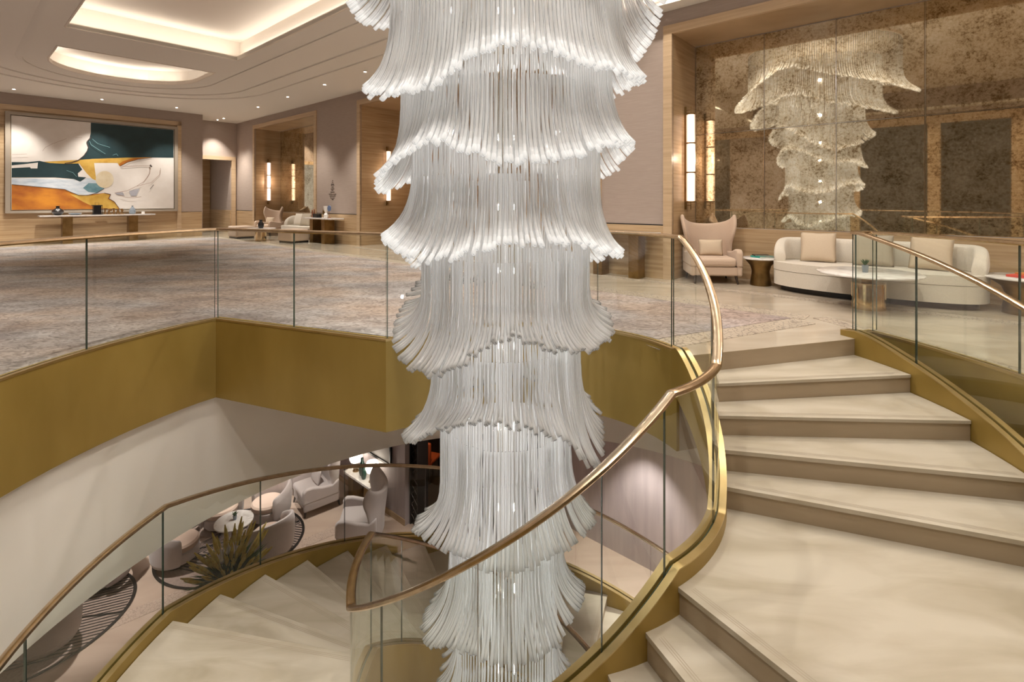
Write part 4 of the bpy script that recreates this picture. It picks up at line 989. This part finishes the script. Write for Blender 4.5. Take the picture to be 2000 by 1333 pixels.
def table_lamp(label, x):
    L = on_console(Lk, RT, x, 0, ZG+.6605); o = thing('table_lamp', label, 'table lamp', L)
    b = new(); lathe(b, [(.07, 0), (.07, .015)], k=24)
    for q in range(4): tube(b, [(.045*cos(q*pi/2), .045*sin(q*pi/2), .015), (.045*cos(q*pi/2), .045*sin(q*pi/2), .19)], .008, 6)
    obj('stand', b, M['bronze'], o)
    b = new(); lathe(b, [(.05, .19), (.11, .21), (.135, .27), (.135, .35), (.11, .41), (.05, .43)], k=28); obj('lamp_shade', b, M['globe'], o, True)
table_lamp('left glowing globe lamp on the ground floor console', -.30); table_lamp('right glowing globe lamp on the ground floor console', .32)
vase('taller dark green vase between the two lamps', on_console(Lk, RT, -.06, 0, ZG+.6605), [(.05, 0), (.07, .08), (.06, .22), (.03, .30), (.03, .36)], M['teal_glass'])
vase('shorter dark green vase beside the right lamp', on_console(Lk, RT, .10, -.06, ZG+.6605), [(.04, 0), (.06, .08), (.05, .18), (.025, .24)], M['teal_glass'])
o = thing('framed_picture', 'black framed picture of grey blue leaves behind the lamps', 'picture', R(9.4, TG-.02, ZG+1.0), RT)
b = new(); box(b, -.75, .75, -.02, 0, .1, 1.6); obj('print', b, pbr('picture_white', (.50, .49, .48), .7), o)
b = new()
for q in ((-.79, -.75), (.75, .79)): box(b, q[0], q[1], -.045, 0, .06, 1.64)
box(b, -.75, .75, -.045, 0, .06, .1); box(b, -.75, .75, -.045, 0, 1.6, 1.64); obj('frame', b, M['black'], o)
b = new(); rr = random.Random(5)
for q in range(16):
    a = rr.uniform(-.9, .9); x, z = .35+rr.uniform(-.15, .15), .95+rr.uniform(-.25, .35); l_ = rr.uniform(.15, .3)
    vs = [b.verts.new((x+cos(a)*l_*t-sin(a)*w_, -.021-.0004*q, z+sin(a)*l_*t+cos(a)*w_)) for t, w_ in ((-.5, 0), (0, .035), (.5, 0), (0, -.035))]; b.faces.new(vs)
obj('leaf_motif', b, pbr('blue_grey_print', (.20, .24, .28), .7), o)
# dark restaurant chairs
for x, y, lb in ((-2.0, 11.7, 'orange leather chair in the dark restaurant'), ):
    o = thing('dining_chair', lb, 'chair', (x, y, ZG+.011), rad(160))
    b = new(); box(b, -.25, .25, -.25, .25, .42, .5); obj('seat', b, M['orange'], o, True, [bev(.03)])
    b = new(); box(b, -.25, .25, .2, .27, .5, .95); obj('backrest', b, M['orange'], o, True, [bev(.03)])
    legs4(o, .42, .42, .42, M['darkwood'])
lamp('POINT', (-1.9, 11.0, -2.9), 16, (1, .75, .5), .1, name='restaurant_lamp')

# flower arrangement beside the stair
FL = Vector((-4.50, 7.98, ZG)); o = thing('flower_arrangement', 'big arrangement of ochre flower spikes and dark leaves beside the stair', 'flower arrangement', FL)
b = new(); lathe(b, [(.16, 0), (.22, .05), (.20, .26), (.15, .34), (.16, .36)], k=28); obj('vase', b, M['black'], o, True)
rr = random.Random(11); b = new()
for q in range(620):
    a = rr.uniform(0, 2*pi); el = rr.uniform(.0, 1.25); l_ = rr.uniform(.28, .72); p = Vector((0, 0, .34))+Vector((rr.uniform(-.1, .1), rr.uniform(-.1, .1), rr.uniform(0, .12)))
    d = Vector((cos(a)*cos(el), sin(a)*cos(el), sin(el))); q2 = p+d*l_+Vector((0, 0, -.12*l_)); sd = Vector((-sin(a), cos(a), 0))*rr.uniform(.014, .032); m_ = p.lerp(q2, .55)+Vector((0, 0, .03))
    vs = [b.verts.new(v) for v in (p, m_+sd, q2, m_-sd)]; b.faces.new(vs)
f_ = obj('foliage', b, M['leaf'], o); f_['kind'] = 'stuff'
for q in range(64):
    a = q*2.39996; el = .35+1.05*((q*7 % 64)/64); l_ = .58+.34*rr.random(); p = Vector((0, 0, .36)); d = Vector((cos(a)*cos(el), sin(a)*cos(el), sin(el)))
    P = [p+d*l_*t+Vector((0, 0, .05*t)) for t in (.15, .45, .55, .7, .85, 1.0)]
    b = new(); tube(b, P, [.004, .005, .010, .024, .026, .008], 7); obj('flower_spike', b, M['spike'], o, True)
for q in range(4):
    a = 1.5+q*.9; p = Vector((.12*cos(a), .12*sin(a), .78)); b = new()
    for k in range(5):
        t = 2*pi*k/5; tube(b, [p, p+Vector((.05*cos(t), .05*sin(t), .08)), p+Vector((.03*cos(t), .03*sin(t), .17))], [.01, .032, .004], 6)
    tube(b, [(p.x*.5, p.y*.5, .36), p], .004, 5); obj('white_flower', b, M['petal'], o, True)
